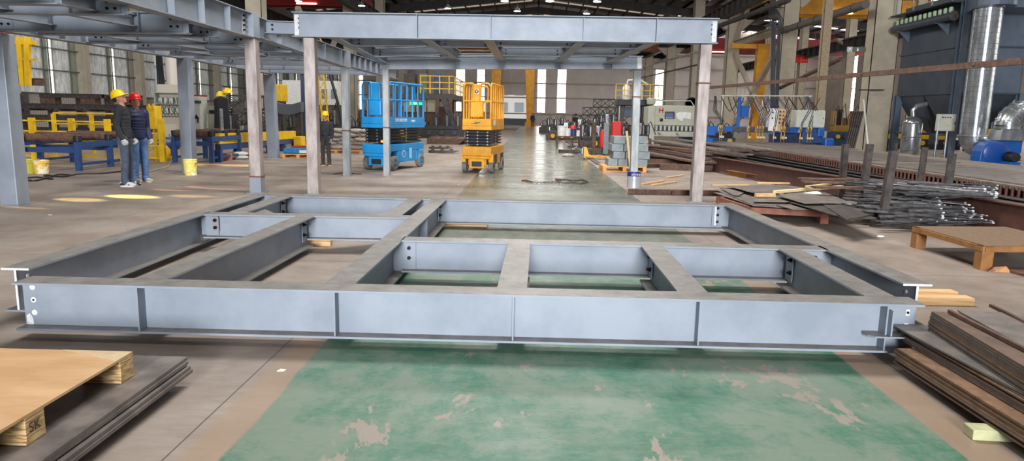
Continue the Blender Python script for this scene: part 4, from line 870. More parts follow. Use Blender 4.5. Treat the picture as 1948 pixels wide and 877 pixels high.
# ================================================================ scissor lifts
def scissor_lift(x, y, rz, label, m, wid=.82, ln=1.95, badge=None, kind=0):
    """local: near end at y=0, width along +x, length along +y"""
    o = thing('scissor_lift', label, 'scissor lift', (x, y, 0), rz)
    w = wid; r = .19 if kind == 0 else .17
    # chassis
    ch = MB(); ch.prism([(0, .05), (.1, 0), (w-.1, 0), (w, .05), (w, ln), (0, ln)], .50, .68)
    ch.box(.14, w-.14, .04, ln-.04, .20, .50); ch.box(.0, w, .44, ln-.44, .20, .50); ch.build('chassis', m, o, bevel=.015)
    en = MB(); en.hexa([(.17, -.01, .12), (w-.17, -.01, .12), (w-.17, .1, .12), (.17, .1, .12)], [(.17, -.01, .40), (w-.17, -.01, .40), (w-.17, .1, .40), (.17, .1, .40)])
    en.hexa([(.06, -.03, .36), (w-.06, -.03, .36), (w-.06, .06, .36), (.06, .06, .36)], [(.0, -.03, .44), (w, -.03, .44), (w, .06, .44), (.0, .06, .44)]); en.box(0, w, -.03, .06, .44, .68); en.build('end_plate', m, o, bevel=.02)
    MB().box(w*.33, w*.67, -.025, -.01, .17, .3).build('recess_shade', M_BLK, o)  # black plate on the end face, recess shade given as colour
    for yy in (.32, ln-.5): MB().box(w-.005, w+.01, yy, yy+.45, .22, .47).build('side_panel', m if kind == 0 else M_DARK, o, bevel=.01)
    for xx, yy in ((-.03, .22), (w+.03, .22), (-.03, ln-.22), (w+.03, ln-.22)):
        sx = -1 if xx < w/2 else 1; wd = .12
        wh = MB().lathe([(r*.55, 0), (r*.9, 0), (r, .015), (r, wd-.015), (r*.9, wd), (r*.55, wd), (r*.5, wd-.02)], (xx-(0 if sx < 0 else wd), yy, r), (1, 0, 0), 22).build('wheel', M_RUB, o, smooth=40)
        hb = MB(); hb.lathe([(r*.56, 0), (r*.2, .03), (.03, .04)], (xx-.03*sx, yy, r), (sx, 0, 0), 14); hb.build('hub', m if kind == 0 else M_DARK, wh)
        for k in range(5):
            a = k*2*pi/5; MB().lathe([(.012, 0), (.012, .02)], (xx+sx*.0, yy+.06*cos(a), r+.06*sin(a)), (sx, 0, 0), 6).build('nut', M_BLK, wh)
    # folded scissor pack
    zt, z0 = 1.10, .68; nl = 5; dz = (zt-z0-.03)/nl
    for k in range(nl):
        z = z0+.02+k*dz; 
        for xx in (.09, w-.16): 
            b = MB().bar((xx, .12, z+.03), (xx, ln-.12, z+dz), .05, .055).bar((xx+.06, .12, z+dz), (xx+.06, ln-.12, z+.03), .05, .055)
            b.build('scissor_arm', M_BLK, o)
            MB().lathe([(.028, 0), (.028, .02)], (xx+(.09 if xx > w/2 else -.03), ln/2, z+dz/2+.015), (1, 0, 0), 8).build('pivot_pin', M_GALV, o)
        MB().rod((.06, .12, z+.04), (w-.06, .12, z+.04), .028).build('cross_tube', M_BLK, o); MB().rod((.06, .10, z+dz), (w-.06, .10, z+dz), .028).build('cross_tube', M_BLK, o)
        MB().box(.05, w-.05, .05, .10, z+.02, z+dz*.62).build('end_bar', M_BLK, o); MB().box(.05, w-.05, ln-.10, ln-.05, z+.02, z+dz*.62).build('end_bar', M_BLK, o)
        for xx in (.12, w/2, w-.12): MB().lathe([(.022, 0), (.022, .012)], (xx, .05, z+dz*.4), (0, -1, 0), 8).build('roller_pin', M_GALV, o)
    # platform
    d = MB(); d.box(-.0, w, -.05, ln+.05, 1.10, 1.20); d.build('deck', m, o, bevel=.01)
    tb = MB()
    for a in ((0, w, -.05, -.03), (0, w, ln+.03, ln+.05), (0, .02, -.05, ln+.05), (w-.02, w, -.05, ln+.05)): tb.box(*a, 1.20, 1.38)
    tb.build('toe_board', m, o)
    zt = 2.26; R_ = .025
    for xx in (.03, w-.03):
        rl = MB(); rl.tube([(xx, .0, 1.38), (xx, .0, zt-.08), (xx, .06, zt), (xx, ln-.06, zt), (xx, ln, zt-.08), (xx, ln, 1.38)], R_); rl.rod((xx, 0, 1.82), (xx, ln, 1.82), .02)
        for q in range(1, 6): rl.rod((xx, ln*q/6, 1.38), (xx, ln*q/6, zt if q % 2 else zt-.05), .02 if q % 2 else .028)
        rl.build('side_guard_rail', m, o, smooth=50)
    for yy in (-.02, ln+.02):
        rl = MB()
        rl.tube([(.03, yy, 1.38), (.03, yy, zt-.08), (.1, yy, zt), (.26, yy, zt), (.30, yy, zt-.06), (.30, yy, 1.82), (.03, yy, 1.82)], R_)
        rl.tube([(w-.03, yy, 1.38), (w-.03, yy, zt-.08), (w-.1, yy, zt), (w-.26, yy, zt), (w-.30, yy, zt-.06), (w-.30, yy, 1.82), (w-.03, yy, 1.82)], R_)
        rl.rod((w*.22, yy, 1.38), (w*.22, yy, 1.82), .018); rl.rod((w*.78, yy, 1.38), (w*.78, yy, 1.82), .018)
        rl.build('end_guard_rail', m, o, smooth=50)
    pn = MB(); pn.box(w*.32, w*.64, -.03, .01, 1.80, 2.24); pn.build('control_panel', m, o, bevel=.02)
    pn = MB(); pn.box(w*.27, w*.70, -.05, .12, 1.42, 1.80); pn.build('control_box', m, o, bevel=.02)
    MB().box(w*.05, w*.95, -.057, -.05, 1.22, 1.36).build('gate_plate', m, o)
    if kind == 0:
        text('SINOBOOM', 'lettering', M_WHITE, o, (w+.004, ln*.30, 1.30), (radians(90), 0, radians(90)), .12)
        text('0608SP', 'lettering', M_WHITE, o, (w+.004, ln*.66, 1.28), (radians(90), 0, radians(90)), .075)
        MB().lathe([(.0, 0), (.10, 0), (.10, .003)], (w+.012, ln*.36, .42), (1, 0, 0), 6).build('emblem', M_WHITE, o); MB().lathe([(.055, 0), (.075, .002), (.055, .004)], (w+.0145, ln*.36, .42), (1, 0, 0), 20).build('emblem', m, o)
        MB().box(w+.011, w+.014, ln*.52, ln*.60, .28, .56).build('decal', mat('pale_decal', (150, 190, 200)), o)
        MB().ell((w*.72, -.02, .76), (.04, .03, .03)).build('beacon', mat('amber_beacon', (255, 120, 30), emit=3), o)
        MB().box(w*.3, w*.62, -.034, -.03, 1.7, 1.72).build('decal', M_WHITE, o)
    else:
        MB().box(w*.41, w*.55, -.035, -.03, 2.0, 2.13).build('emblem_plate', M_WHITE, o); MB().lathe([(.05, 0), (.05, .004)], (w*.48, -.036, 2.065), (0, -1, 0), 18).build('emblem', mat('dark_red_emblem', (110, 30, 30)), o)
        m_ = MB(); m_.prism([(-.025, .02), (.025, .02), (0, -.03)], 0, .003); m_.v = [(w*.48+a, -.0405-c, 2.065+b) for a, b, c in m_.v]; m_.build('emblem', M_WHITE, o)
        MB().box(w*.42, w*.62, -.06, -.057, 1.27, 1.30).build('decal', mat('green_decal', (40, 110, 60)), o); MB().box(w+.001, w+.004, .25, .5, 1.22, 1.36).build('decal', M_WHITE, o)
        MB().box(w*.30, w*.52, -.06, -.057, 1.255, 1.265).build('decal', M_BLK, o)
        for xx in (.02, w-.02): MB().box(xx-.06, xx+.06, .02, .16, .28, .5).build('wheel_fork', m, o)
    return o
scissor_lift(-4.36, 18.27, radians(-17.5), 'light blue scissor lift with grey tyres, parked behind the slim grey post', M_BLUE, badge=1)
scissor_lift(-1.72, 18.02, radians(-7.5), 'orange yellow scissor lift standing at the edge of the aisle', M_YEL, wid=.76, ln=1.8, kind=1)

# ================================================================ mezzanine with stairs
Ym = 46.0
def A(x, y, Y=Ym): return at(x, y, Y=Y)
mz = thing('mezzanine', 'brown steel mezzanine with yellow railing left of the far gate', 'mezzanine', (A(815, 250).x, Ym, 0))
xa, xb = A(752, 180).x, A(861, 180).x; zd = A(830, 178).z
MB().box(xa, xb, Ym, Ym+9, zd-.35, zd).build('deck', M_DARK, mz, w=True)
for x in (xa+.1, xa+1.6, A(832, 200).x, xb-.15):
    for yy in (Ym+.1, Ym+8.8): MB().box(x-.12, x+.12, yy-.12, yy+.12, 0, zd-.35).build('post', M_RUST, mz, w=True)
r_ = MB()
for k in range(3): r_.box(A(800, 160).x, xb, Ym-.03, Ym+.03, zd+.4*k+.28, zd+.4*k+.34)
for k in range(3): r_.box(xb-.03, xb+.03, Ym, Ym+9, zd+.4*k+.28, zd+.4*k+.34)
r_.build('railing', M_SAFE, mz, w=True)
x = A(800, 160).x
while x < xb+.1: MB().box(x-.035, x+.035, Ym-.035, Ym+.035, zd, zd+1.15).build('railing_post', M_SAFE, mz, w=True); x += .62
for k in range(1, 7): MB().box(xb-.035, xb+.035, Ym+k*1.4-.035, Ym+k*1.4+.035, zd, zd+1.15).build('railing_post', M_SAFE, mz, w=True)
a, b_ = A(842, 186, Ym-1), A(873, 254, Ym-1)
for dy in (0, .8): MB().bar(a+V((0, dy, 0)), V((b_.x, b_.y+dy, .05)), .08, .3).build('stair_stringer', M_DARK, mz, w=True)
for k in range(10): c = a.lerp(V((b_.x, b_.y, .05)), (k+.5)/10); MB().box(c.x-.13, c.x+.13, c.y, c.y+.8, c.z-.02, c.z+.02).build('stair_tread', M_DARK, mz, w=True)
for k, (p0, p1) in enumerate(((768, 789), (791, 811), (813, 833))):
    c0, c1 = A(p0, 187, Ym+.5), A(p1, 213, Ym+.5); MB().box(c0.x, c1.x, Ym+.5, Ym+.6, c1.z, c0.z).build('wall_panel', mat('cream_panel', (176, 164, 138), rough=.7), mz, w=True)
MB().box(xa, xb-.3, Ym+.7, Ym+.9, 0, A(800, 214).z+.4).build('lower_wall', M_RUST, mz, w=True)
c0, c1 = A(780, 193, Ym-.2), A(806, 200, Ym-.2); ex = MB().box(c0.x, c1.x, Ym-.25, Ym-.1, c1.z, c0.z).build('exit_sign', mat('green_exit_glow', (50, 230, 110), emit=1.6)); tag(ex, 'small glowing green exit sign under the mezzanine deck', 'sign')
t_ = text('EXIT', 'lettering', mat('dim_white_letter', (210, 240, 215), emit=1), ex, ((c0.x+c1.x)/2, Ym-.26, (c0.z+c1.z)/2), (radians(90), 0, 0), .2)
MB().bar(((c0.x+c1.x)/2, Ym-.17, c0.z), ((c0.x+c1.x)/2, Ym-.17, zd-.3), .03).build('hanger', M_DARK, ex)
for k, (p0, p1, m_, lb) in enumerate(((768, 790, M_DARK, 'dark machine cabinet on the mezzanine deck, left of the blue one'), (797, 812, mat('olive_cabinet', (110, 104, 70)), 'olive machine cabinet on the mezzanine deck'), (826, 838, M_NAVY, 'blue cabinet standing behind the mezzanine railing'))):
    c0, c1 = A(p0, 146, Ym+2), A(p1, 178, Ym+2); cabinet(V((c0.x, 0, zd+1.35)), c1, Ym+2, 1.0, lb, m_); bpy.data.objects[[o.name for o in COL.objects if o.name.startswith('control_cabinet')][-1]]
for o in [o for o in COL.objects if o.name.startswith('control_cabinet') and o.get('label', '').find('mezzanine') > 0]:
    for c in kids(o):
        vs = c.data.vertices
        for v in vs:
            if v.co.z < zd-.01+.0: v.co.z = max(v.co.z, 0)+zd if v.co.z < .2 else max(v.co.z, zd+.02)
# long rusty trays on the floor behind the blue lift
def slab(px0, px1, pyb, pyt, dpt, label, m=M_RUST, name='steel_tray', cat='steel tray', Y=None):
    a = at(px0, pyb, z=0); Yq = Y or a.y; b = at(px1, pyb, Y=Yq); t = at(px0, pyt, Y=Yq); h = max(.08, t.z)
    o = thing(name, label, cat, ((a.x+b.x)/2, Yq, 0)); w = abs(b.x-at(px0, pyb, Y=Yq).x)
    MB().hexa([(-w/2, 0, 0), (w/2-.3, 0, 0), (w/2-.3, dpt, 0), (-w/2, dpt, 0)], [(-w/2, 0, h), (w/2, 0, h), (w/2, dpt, h), (-w/2, dpt, h)]).build('body', m, o)
    for k in range(3): MB().box(-w/2+.1+k*w*.3, -w/2+.2+k*w*.3, .02, dpt-.02, h, h+.05).build('rib', m, o)
    return o
slab(812, 884, 274, 263, 3, 'long rusty brown steel tray on the floor between the two lifts'); slab(815, 874, 291, 286, .3, 'low dark beam on the floor between the two lifts', M_DARK, 'floor_beam', 'steel section'); slab(816, 862, 283, 281, .3, 'thin dark strip of steel in front of the rusty tray', M_DARK, 'floor_strip', 'steel section')
p = at(822, 256, z=0); 
o = thing('yellow_grinder', 'small yellow machine on the ground right of the blue lift', 'machine', (p.x, 38, 0)); MB().box(-.8, .8, -.2, .2, .1, .3).build('base', M_SAFE, o, bevel=.03)
for k in range(3): MB().lathe([(.18, 0), (.2, .04), (.2, .2), (0, .2)], (-.5+k*.5, -.2, .42), (0, 1, 0), 14).build('drum', M_YEL, o, smooth=40)
MB().box(-.9, .9, -.3, .3, 0, .1).build('skid', M_DARK, o)
machine(800, 880, 214, 252, 'low dark machinery and scrap beneath the mezzanine stairs', seed=21, Y=43, m2=M_BLK)

# ================================================================ aisle end: gantry crane and bridge cranes
gc = thing('gantry_crane', 'yellow gantry crane with two tapered legs at the gate', 'crane', (-2.4, 100, 0))
for px_ in (944, 1008):
    b = at(px_, 230, Y=100); t = at(px_, 130, Y=100)
    MB().hexa([(b.x-.45, 99.6, 0), (b.x+.45, 99.6, 0), (b.x+.45, 100.4, 0), (b.x-.45, 100.4, 0)], [(t.x-.75, 99.4, 10.2), (t.x+.75, 99.4, 10.2), (t.x+.75, 100.6, 10.2), (t.x-.75, 100.6, 10.2)]).build('leg', M_CRANE, gc, w=True)
    MB().box(b.x-.7, b.x+.7, 98.5, 101.5, 0, .5).build('bogie', M_CRANE, gc, w=True)
MB().box(-10.5, -0, 99.5, 100.5, 10.2, 11.2).build('girder', M_CRANE, gc, w=True)
def bridge(y, x0, x1, z, h, m, label, lamps=3, hoist=.5):
    o = thing('bridge_crane', label, 'crane', ((x0+x1)/2, y, z))
    for dy in (0, 1.8): MB().box(x0+.3, x1-.3, y+dy-.25, y+dy+.25, z-h+.4, z+.4).build('girder', m, o, w=True)
    for x in (x0, x1-.5): MB().box(x, x+.5, y-1, y+2.8, z-.1, z+.35).build('end_truck', m, o, w=True)
    r = MB(); x = x0+1
    for k in range(int((x1-x0-2)/1.2)): r.box(x+k*1.2, x+k*1.2+.04, y-.3, y-.26, z+.4, z+1.2)
    r.box(x0+1, x1-1, y-.3, y-.26, z+1.16, z+1.2); r.build('walkway_rail', m, o, w=True)
    xh = x0+(x1-x0)*hoist; MB().box(xh-.7, xh+.7, y-.1, y+1.9, z+.4, z+1.1).build('trolley', M_DARK, o, w=True)
    for k in range(lamps):
        x = x0+(x1-x0)*(k+.5)/lamps; MB().box(x-.9, x+.9, y-.4, y-.28, z-h+.45, z-h+.55).build('tube_lamp', M_LAMP, o, w=True)
    return o
bridge(86, -14, 15.4, 10.66, 1.75, M_BROWNC, 'rust orange bridge crane over the aisle seen through the platform frame', 0)
bridge(59, 18.2, 44, 10.66, 1.15, M_CRANE, 'yellow bridge crane across the right bay above the dust collector', 2)
bridge(96, 18.2, 44, 11.6, 1.9, mat('deep_red_crane', (110, 16, 16), rough=.6), 'deep red bridge crane at the back of the right bay', 2)
bridge(66, -26, -15.2, 11.45, .8, M_RED, 'red bridge crane at the top of the left bay', 1)
bn = thing('red_banner', 'red banner with small orange characters above the cutting gantry', 'banner', (at(1517, 111, Y=80).x, 80, 8))
a, b_ = at(1493, 119, Y=80), at(1538, 104, Y=80); MB().box(a.x, b_.x, 79.98, 80, a.z, b_.z-.1).build('cloth', mat('red_cloth', (196, 34, 30), rough=.8), bn, w=True)
MB().box(a.x, b_.x, 80, 80.06, b_.z-.1, b_.z).build('top_batten', M_DARK, bn, w=True)
for k in range(9):
    if k == 4: continue
    x = a.x+.25+k*.28; z = (a.z+b_.z)/2-.05; m_ = MB(); m_.box(x, x+.18, 79.96, 79.98, z+.10, z+.14); m_.box(x, x+.18, 79.96, 79.98, z-.14, z-.10); m_.box(x+.07, x+.11, 79.96, 79.98, z-.2, z+.2); m_.build('character', mat('orange_character', (240, 130, 80)), bn, w=True)
for x in (a.x+.1, b_.x-.1): MB().rod((x, 80.03, b_.z), (x, 80.03, 10.3), .02).build('hanger', M_DARK, bn, w=True)
# hanging bay lamps
for px_, py_, Y in ((852, 16, 52), (984, 21, 52), (1116, 26, 52), (568, 2, 50), (688, 11, 50), (1136, 3, 44), (960, 2, 44), (1046, 2, 40)):
    c = at(px_, py_, Y=Y); o = thing('bay_lamp', 'white glowing high bay lamp hanging below the dark roof', 'lamp', (c.x, Y, c.z), 0, 'high bay lamps under the roof')
    MB().lathe([(.05, .28), (.12, .2), (.24, .03), (.25, 0)], (0, 0, 0), (0, 0, 1), 18).build('shade', M_GALV, o, smooth=40); MB().lathe([(0, -.03), (.23, -.02), (.23, .005), (0, .005)], (0, 0, 0), (0, 0, 1), 18).build('bulb', M_LAMP, o)
    MB().rod((0, 0, .28), (0, 0, 13.6-c.z), .015).build('cable', M_DARK, o)

# ================================================================ junk and machines right of the aisle
def kerb():
    o = MB().box(2.1, 2.3, 22, 108, 0, .03).build('rail_strip', M_DARK); tag(o, 'dark floor rail running along the right edge of the aisle', 'rail')
kerb()
for k in range(3): lattice(2.6+k*1.9, 58+k*1.5, .0, 6.5, .8, .05*k, ('left','middle','right')[k]+' dark lattice frame lying in the far work area beyond the buckets', 'lattice frames in the far work area')
for k in range(4): lattice(3.2+k*1.0, 70, .8*k, 5.5, .75, 0, ('lowest', 'second', 'third', 'top')[k]+' lattice girder in the grey stack before the far wall', 'girders stacked before the far wall', M_DARK)
machine(1026, 1075, 222, 250, 'dark work tables with small tools right of the gate', seed=31, Y=62, m2=M_DARK)
machine(1085, 1135, 224, 262, 'dark machinery row behind the white buckets', seed=33, Y=48, m2=M_BLK)
machine(1128, 1172, 214, 262, 'brown machinery behind the red posts', seed=34, Y=44, m2=M_RUST)
# distant workers
pp = at(1094, 245, z=0)
person('person', 'distant worker in black crouching over the steel right of the aisle', at(1094, 240, Y=55).x, 55, -1.2, .95, M_HOOD, M_HOOD, M_BLK, M_BLK, -.3, glove=False)
person('person', 'distant worker in dark blue beside the gate post', at(1013, 235, Y=88).x, 88, -1.6, 1.0, mat('navy_coverall', (40, 50, 80)), mat('navy_coverall', (40, 50, 80)), M_BLK, M_HELR, .0)
machine(1040, 1100, 230, 256, 'dark scrap bins and tools in front of the lattice frames', seed=51, Y=44, m2=M_RUST)
machine(1104, 1160, 236, 272, 'dark cluttered bench behind the pallet truck', seed=52, Y=33, m2=M_DARK)
machine(1182, 1240, 232, 272, 'dark machine parts below the hydraulic press', seed=53, Y=36, m2=M_RUST)
# bench with buckets
Yb = 34; c0, c1 = at(1058, 258, Y=Yb), at(1105, 258, Y=Yb)
o = thing('work_bench', 'dark steel bench carrying white and blue buckets', 'bench', (c0.x, Yb, 0)); MB().box(c0.x, c1.x, Yb-.4, Yb+.4, c0.z-.05, c0.z).build('top', M_RUST, o, w=True)
for x in (c0.x+.05, c1.x-.05):
    for y in (Yb-.35, Yb+.35): MB().box(x-.04, x+.04, y-.04, y+.04, 0, c0.z-.05).build('leg', M_DARK, o, w=True)
def can(x, y, z, r, h, m, label, grp=None, band=None, nm='bucket'):
    o = thing(nm, label, 'bucket', (x, y, z), 0, grp); MB().lathe([(r*.9, 0), (r, h), (r*1.05, h), (r*.95, h), (r*.85, .02)], (0, 0, 0), (0, 0, 1), 20).build('body', m, o, smooth=40)
    MB().lathe([(0, h-.01), (r*1.07, h-.01), (r*1.07, h+.025), (0, h+.025)], (0, 0, 0), (0, 0, 1), 20).build('lid', band or m, o)
for px_, m_, lb, r, h in ((1069, M_WHITE, 'large white bucket at the left end of the steel bench', .24, .45), (1080, M_WHITE, 'white bucket next to the blue one on the steel bench', .16, .32), (1091, M_NAVY, 'blue bucket on the steel bench under the red vest', .18, .32), (1100, M_WHITE, 'small white bucket right of the blue bucket', .15, .25)):
    can(at(px_, 258, Y=Yb).x, Yb, c0.z, r, h, m_, lb)
c = at(1090, 250, Y=Yb+.6); o = thing('red_vest', 'bright red cloth hanging behind the blue bucket', 'cloth', (c.x, Yb+.6, 0)); m_ = MB(); m_.lathe([(.05, 1.06), (.14, 1.0), (.17, .85), (.13, .66), (.02, .65)], (0, 0, 0), (0, 0, 1), 12); m_.v = [(x, y*.4, z) for x, y, z in m_.v]; m_.build('cloth', M_REDB, o, smooth=50); MB().rod((0, .1, 0), (0, .1, 1.06), .02).build('stand', M_DARK, o); MB().box(-.2, .2, 0, .25, 0, .03).build('foot', M_DARK, o)
c = at(1147, 260, Y=28); o = thing('red_cloth', 'bright red cloth draped beside the grey upright posts', 'cloth', (c.x, 28, 0)); m_ = MB(); m_.lathe([(.04, 1.0), (.09, .94), (.12, .6), (.10, .3), (.02, .29)], (0, 0, 0), (0, 0, 1), 12); m_.v = [(x, y*.5, z) for x, y, z in m_.v]; m_.build('cloth', M_REDB, o, smooth=50); MB().rod((0, .1, 0), (0, .1, 1.0), .02).build('stand', M_DARK, o); MB().box(-.2, .2, 0, .25, 0, .03).build('foot', M_DARK, o)
for px_, py0, py1, m_, lb, w_ in ((1154, 234, 275, M_CONC, 'grey upright stanchion beside the red cloth', .2), (1161, 236, 275, M_RUST, 'rusty upright stanchion right of the grey one', .16), (1173, 231, 268, M_REDB, 'broad red upright post', .34), (1181, 232, 270, M_RUST, 'rusty stanchion right of the broad red post', .2), (1131, 232, 262, M_RUST, 'rusty stanchion left of the red cloth', .15)):
    c = at(px_, py0, Y=27.6); o = thing('stanchion', lb, 'post', (c.x, 27.6, 0)); MB().box(-w_/2, w_/2, -w_/2, w_/2, 0, c.z).build('post', m_, o, bevel=.02); MB().box(-w_*.8, w_*.8, -w_*.8, w_*.8, 0, .02).build('base_plate', M_DARK, o)
# scrap on the floor along the edge
r2 = random.Random(11)
for k in range(60):
    x = 2.45+r2.random()**1.5*3.5; y = 25+r2.random()*16; L_ = r2.uniform(.6, 2.2); o = MB().box(-L_/2, L_/2, -.08, .08, 0, r2.uniform(.03, .10)).build('steel_offcut', r2.choice([M_DARK, M_RUST, M_PLATE, M_DARK])); o.location = (x+L_/2*.3, y, 0.0); o.rotation_euler = (0, 0, r2.uniform(-.5, .9)); tag(o, 'dark steel offcut lying loose right of the aisle', 'offcut', 'loose offcuts right of the aisle')
for k in range(5):
    o = thing('pipe_length', 'dark pipe length behind the pallet truck', 'pipe', (2.75, 25.6+k*.16, .05), .03*k, 'pipes behind the pallet truck'); MB().rod((0, 0, .04), (2.6, 0, .04), .045).build('tube', M_BLK, o, smooth=50)
# pallet truck
p = at(1103, 303, z=0); pj = thing('pallet_truck', 'orange yellow hand pallet truck facing the aisle', 'pallet truck', (p.x, p.y, 0), .03)
for dy in (0, .38): MB().hexa([(.25, dy, .07), (1.35, dy, .04), (1.35, dy+.16, .04), (.25, dy+.16, .07)], [(.25, dy, .13), (1.35, dy, .1), (1.35, dy+.16, .1), (.25, dy+.16, .13)]).build('fork', M_YEL, pj)
MB().hexa([(.14, 0, .1), (.34, 0, .1), (.34, .54, .1), (.14, .54, .1)], [(.14, .1, .42), (.24, .1, .42), (.24, .44, .42), (.14, .44, .42)]).build('head', M_YEL, pj)
MB().lathe([(.05, -.05), (.1, -.05), (.1, .05), (.05, .05)], (.05, .2, .1), (0, 1, 0), 18).build('steer_wheel', M_RUB, pj, smooth=40); MB().rod((.1, .27, .1), (.1, .27, .38), .05).build('pump', M_GALV, pj)
for dy in (.08, .46): MB().lathe([(.04, -.04), (.04, .04)], (1.25, dy, .04), (0, 1, 0), 14).build('roller', M_RUB, pj)
MB().tube([(.06, .27, .3), (-.1, .27, .42), (-.25, .27, .32)], .022).build('drawbar', M_GALV, pj)
p = at(1070, 290, z=0); block(p.x+.2, p.y, .7, .3, .12, .2, 'low dark grey block on the floor left of the pallet truck', M_DARK, name='steel_block', cat='block')
p = at(1080, 298, z=0); o = MB().ell((0, 0, .0), (.22, .15, .07)).build('rag', M_SACK, smooth=60); o.location = (p.x, p.y, .05); tag(o, 'crumpled pale rag at the aisle edge left of the pallet truck', 'rag')
# grey blocks on an orange pallet
p = at(1145, 327, z=0); q = at(1215, 327, z=0); pallet((p.x+q.x)/2+.1, p.y+.55, q.x-p.x+.15, 1.0, 0, 'orange timber pallet under the stack of grey blocks', M_OWOOD, .16)
x0 = at(1163, 320, Y=p.y).x; hb_ = .255
for r_i in range(4):
    for k in range(3 if r_i else 4):
        for q2 in range(2):
            if r_i == 3 and q2 == 0 and k == 2: continue
            wx = .34; o = MB().box(0, wx-.022, 0, .44, 0, hb_-.014).build('concrete_block', M_CONC, bevel=.006); o.location = (x0-(.0 if r_i else .08)+k*wx*(1 if r_i else .8)+((r_i % 2)*.05), p.y+.1+q2*.46, .161+r_i*hb_*.80); o.scale = (1 if r_i else .8, 1, .8)
            tag(o, 'smooth grey block in the stack on the orange pallet', 'block', 'grey blocks stacked on the orange pallet')
p2 = at(1197, 310, z=0); o = MB().bar((0, 0, 0), (-.14, .02, .95), .06, .04).build('timber_batten', M_WOOD2); o.location = (at(1199, 300, Y=p.y+.05).x, p.y-.02, .17); tag(o, 'pale batten leaning against the grey blocks', 'timber')
# paint can
p = at(1207, 358, z=0); pc = thing('paint_can', 'silver paint can with a dark blue lid band and white lettering', 'paint can', (p.x, p.y+.14, 0)); r, h = .145, .33
MB().lathe([(r, 0), (r, h*.78)], (0, 0, 0), (0, 0, 1), 28).build('body', mat('silver_tin', (196, 200, 206), rough=.3, metal=.5), pc, smooth=40)
MB().lathe([(r*1.02, h*.76), (r*1.03, h), (r*.95, h), (r*.95, h-.02), (0, h-.02)], (0, 0, 0), (0, 0, 1), 28).build('lid_band', mat('deep_blue_band', (28, 34, 122), rough=.35), pc, smooth=40)
text('涂料油漆', 'lettering', M_WHITE, pc, (.015, -r*1.05, h*.87), (radians(90), 0, 0), .05)
text('A-B-A', 'lettering', mat('pale_blue_ink', (130, 140, 190)), pc, (0, -r*1.01, h*.52), (radians(90), 0, 0), .045)
for s in (1, -1): MB().box(s*r*1.0-.01, s*r*1.0+.02*s, -.02, .02, h*.80, h*.88).build('ear', M_GALV, pc)
# low rusty channel in front of the can, timber scraps
a, b_ = at(1196, 371, z=0), at(1388, 374, z=0); o = thing('floor_channel', 'low rusty channel lying across the floor in front of the paint can', 'steel section', (a.x, a.y, 0)); MB().ibeam(a+V((0, .1, .11)), b_+V((0, .1, .11)), .11, .14, .012, .01).build('section', M_RUST, o, w=True)
for x in (.35, .85, 1.35): MB().box(a.x+x, a.x+x+.012, a.y+.03, a.y+.17, .01, .10).build('stiffener', M_RUST, o, w=True)
for (xa_, ya_, xb_, yb_, lb) in ((1222, 350, 1262, 344, 'thin broken timber lath behind the paint can'), (1240, 352, 1286, 346, 'thicker timber lath crossing the first behind the paint can'), (1268, 338, 1300, 333, 'grey lath further back by the rusty post')):
    a, b_ = at(xa_, ya_, z=.02), at(xb_, yb_, z=.02); o = MB().bar(a, b_, .06, .03).build('timber_lath', M_WOOD); tag(o, lb, 'timber')
# chain on the floor
pts = [at(x, y, z=.012) for x, y in ((1000, 344), (1012, 347), (1030, 348), (1050, 347), (1070, 349), (1090, 348), (1105, 350), (1119, 347), (1108, 343), (1090, 345), (1075, 342), (1062, 344), (1056, 341))]
m_ = MB(); seg = []
for i in range(len(pts)-1):
    n_ = max(1, int((pts[i+1]-pts[i]).length/.045))
    for k in range(n_): seg.append((pts[i].lerp(pts[i+1], k/n_), (pts[i+1]-pts[i]).normalized()))
for i, (c, d) in enumerate(seg):
    s_ = V((0, 0, 1)).cross(d); u_ = s_ if i % 2 else V((0, 0, 1)); ring = [c+d*.032*cos(a)+u_*.017*sin(a)+V((0, 0, .01)) for a in [2*pi*k/10 for k in range(11)]]
    m_.tube(ring, .006, 5, caps=False)
o = m_.build('lifting_chain', M_DARK, smooth=60); tag(o, 'steel lifting chain with red hooks lying in the aisle', 'chain')
for x, y in ((997, 343), (1063, 341)):
    c = at(x, y, z=.02); MB().tube([c+V((.05*cos(a), .05*sin(a), 0)) for a in [k*pi/5 for k in range(9)]], .014, 8).build('hook', M_RED, o, smooth=60)
# small litter
for x, y, lb in ((535, 705, 'tiny white scrap of paper on the floor in front of the frame, left'), (95, 409, 'tiny white scrap on the floor behind the left beam'), (872, 351, 'flat white tape mark on the floor left of the chain')):
    c = at(x, y, z=0); o = MB().prism([(-.02, -.015), (.02, -.01), (.025, .015), (-.01, .02)], 0, .004).build('paper_scrap', M_WHITE); o.location = c; tag(o, lb, 'scrap')
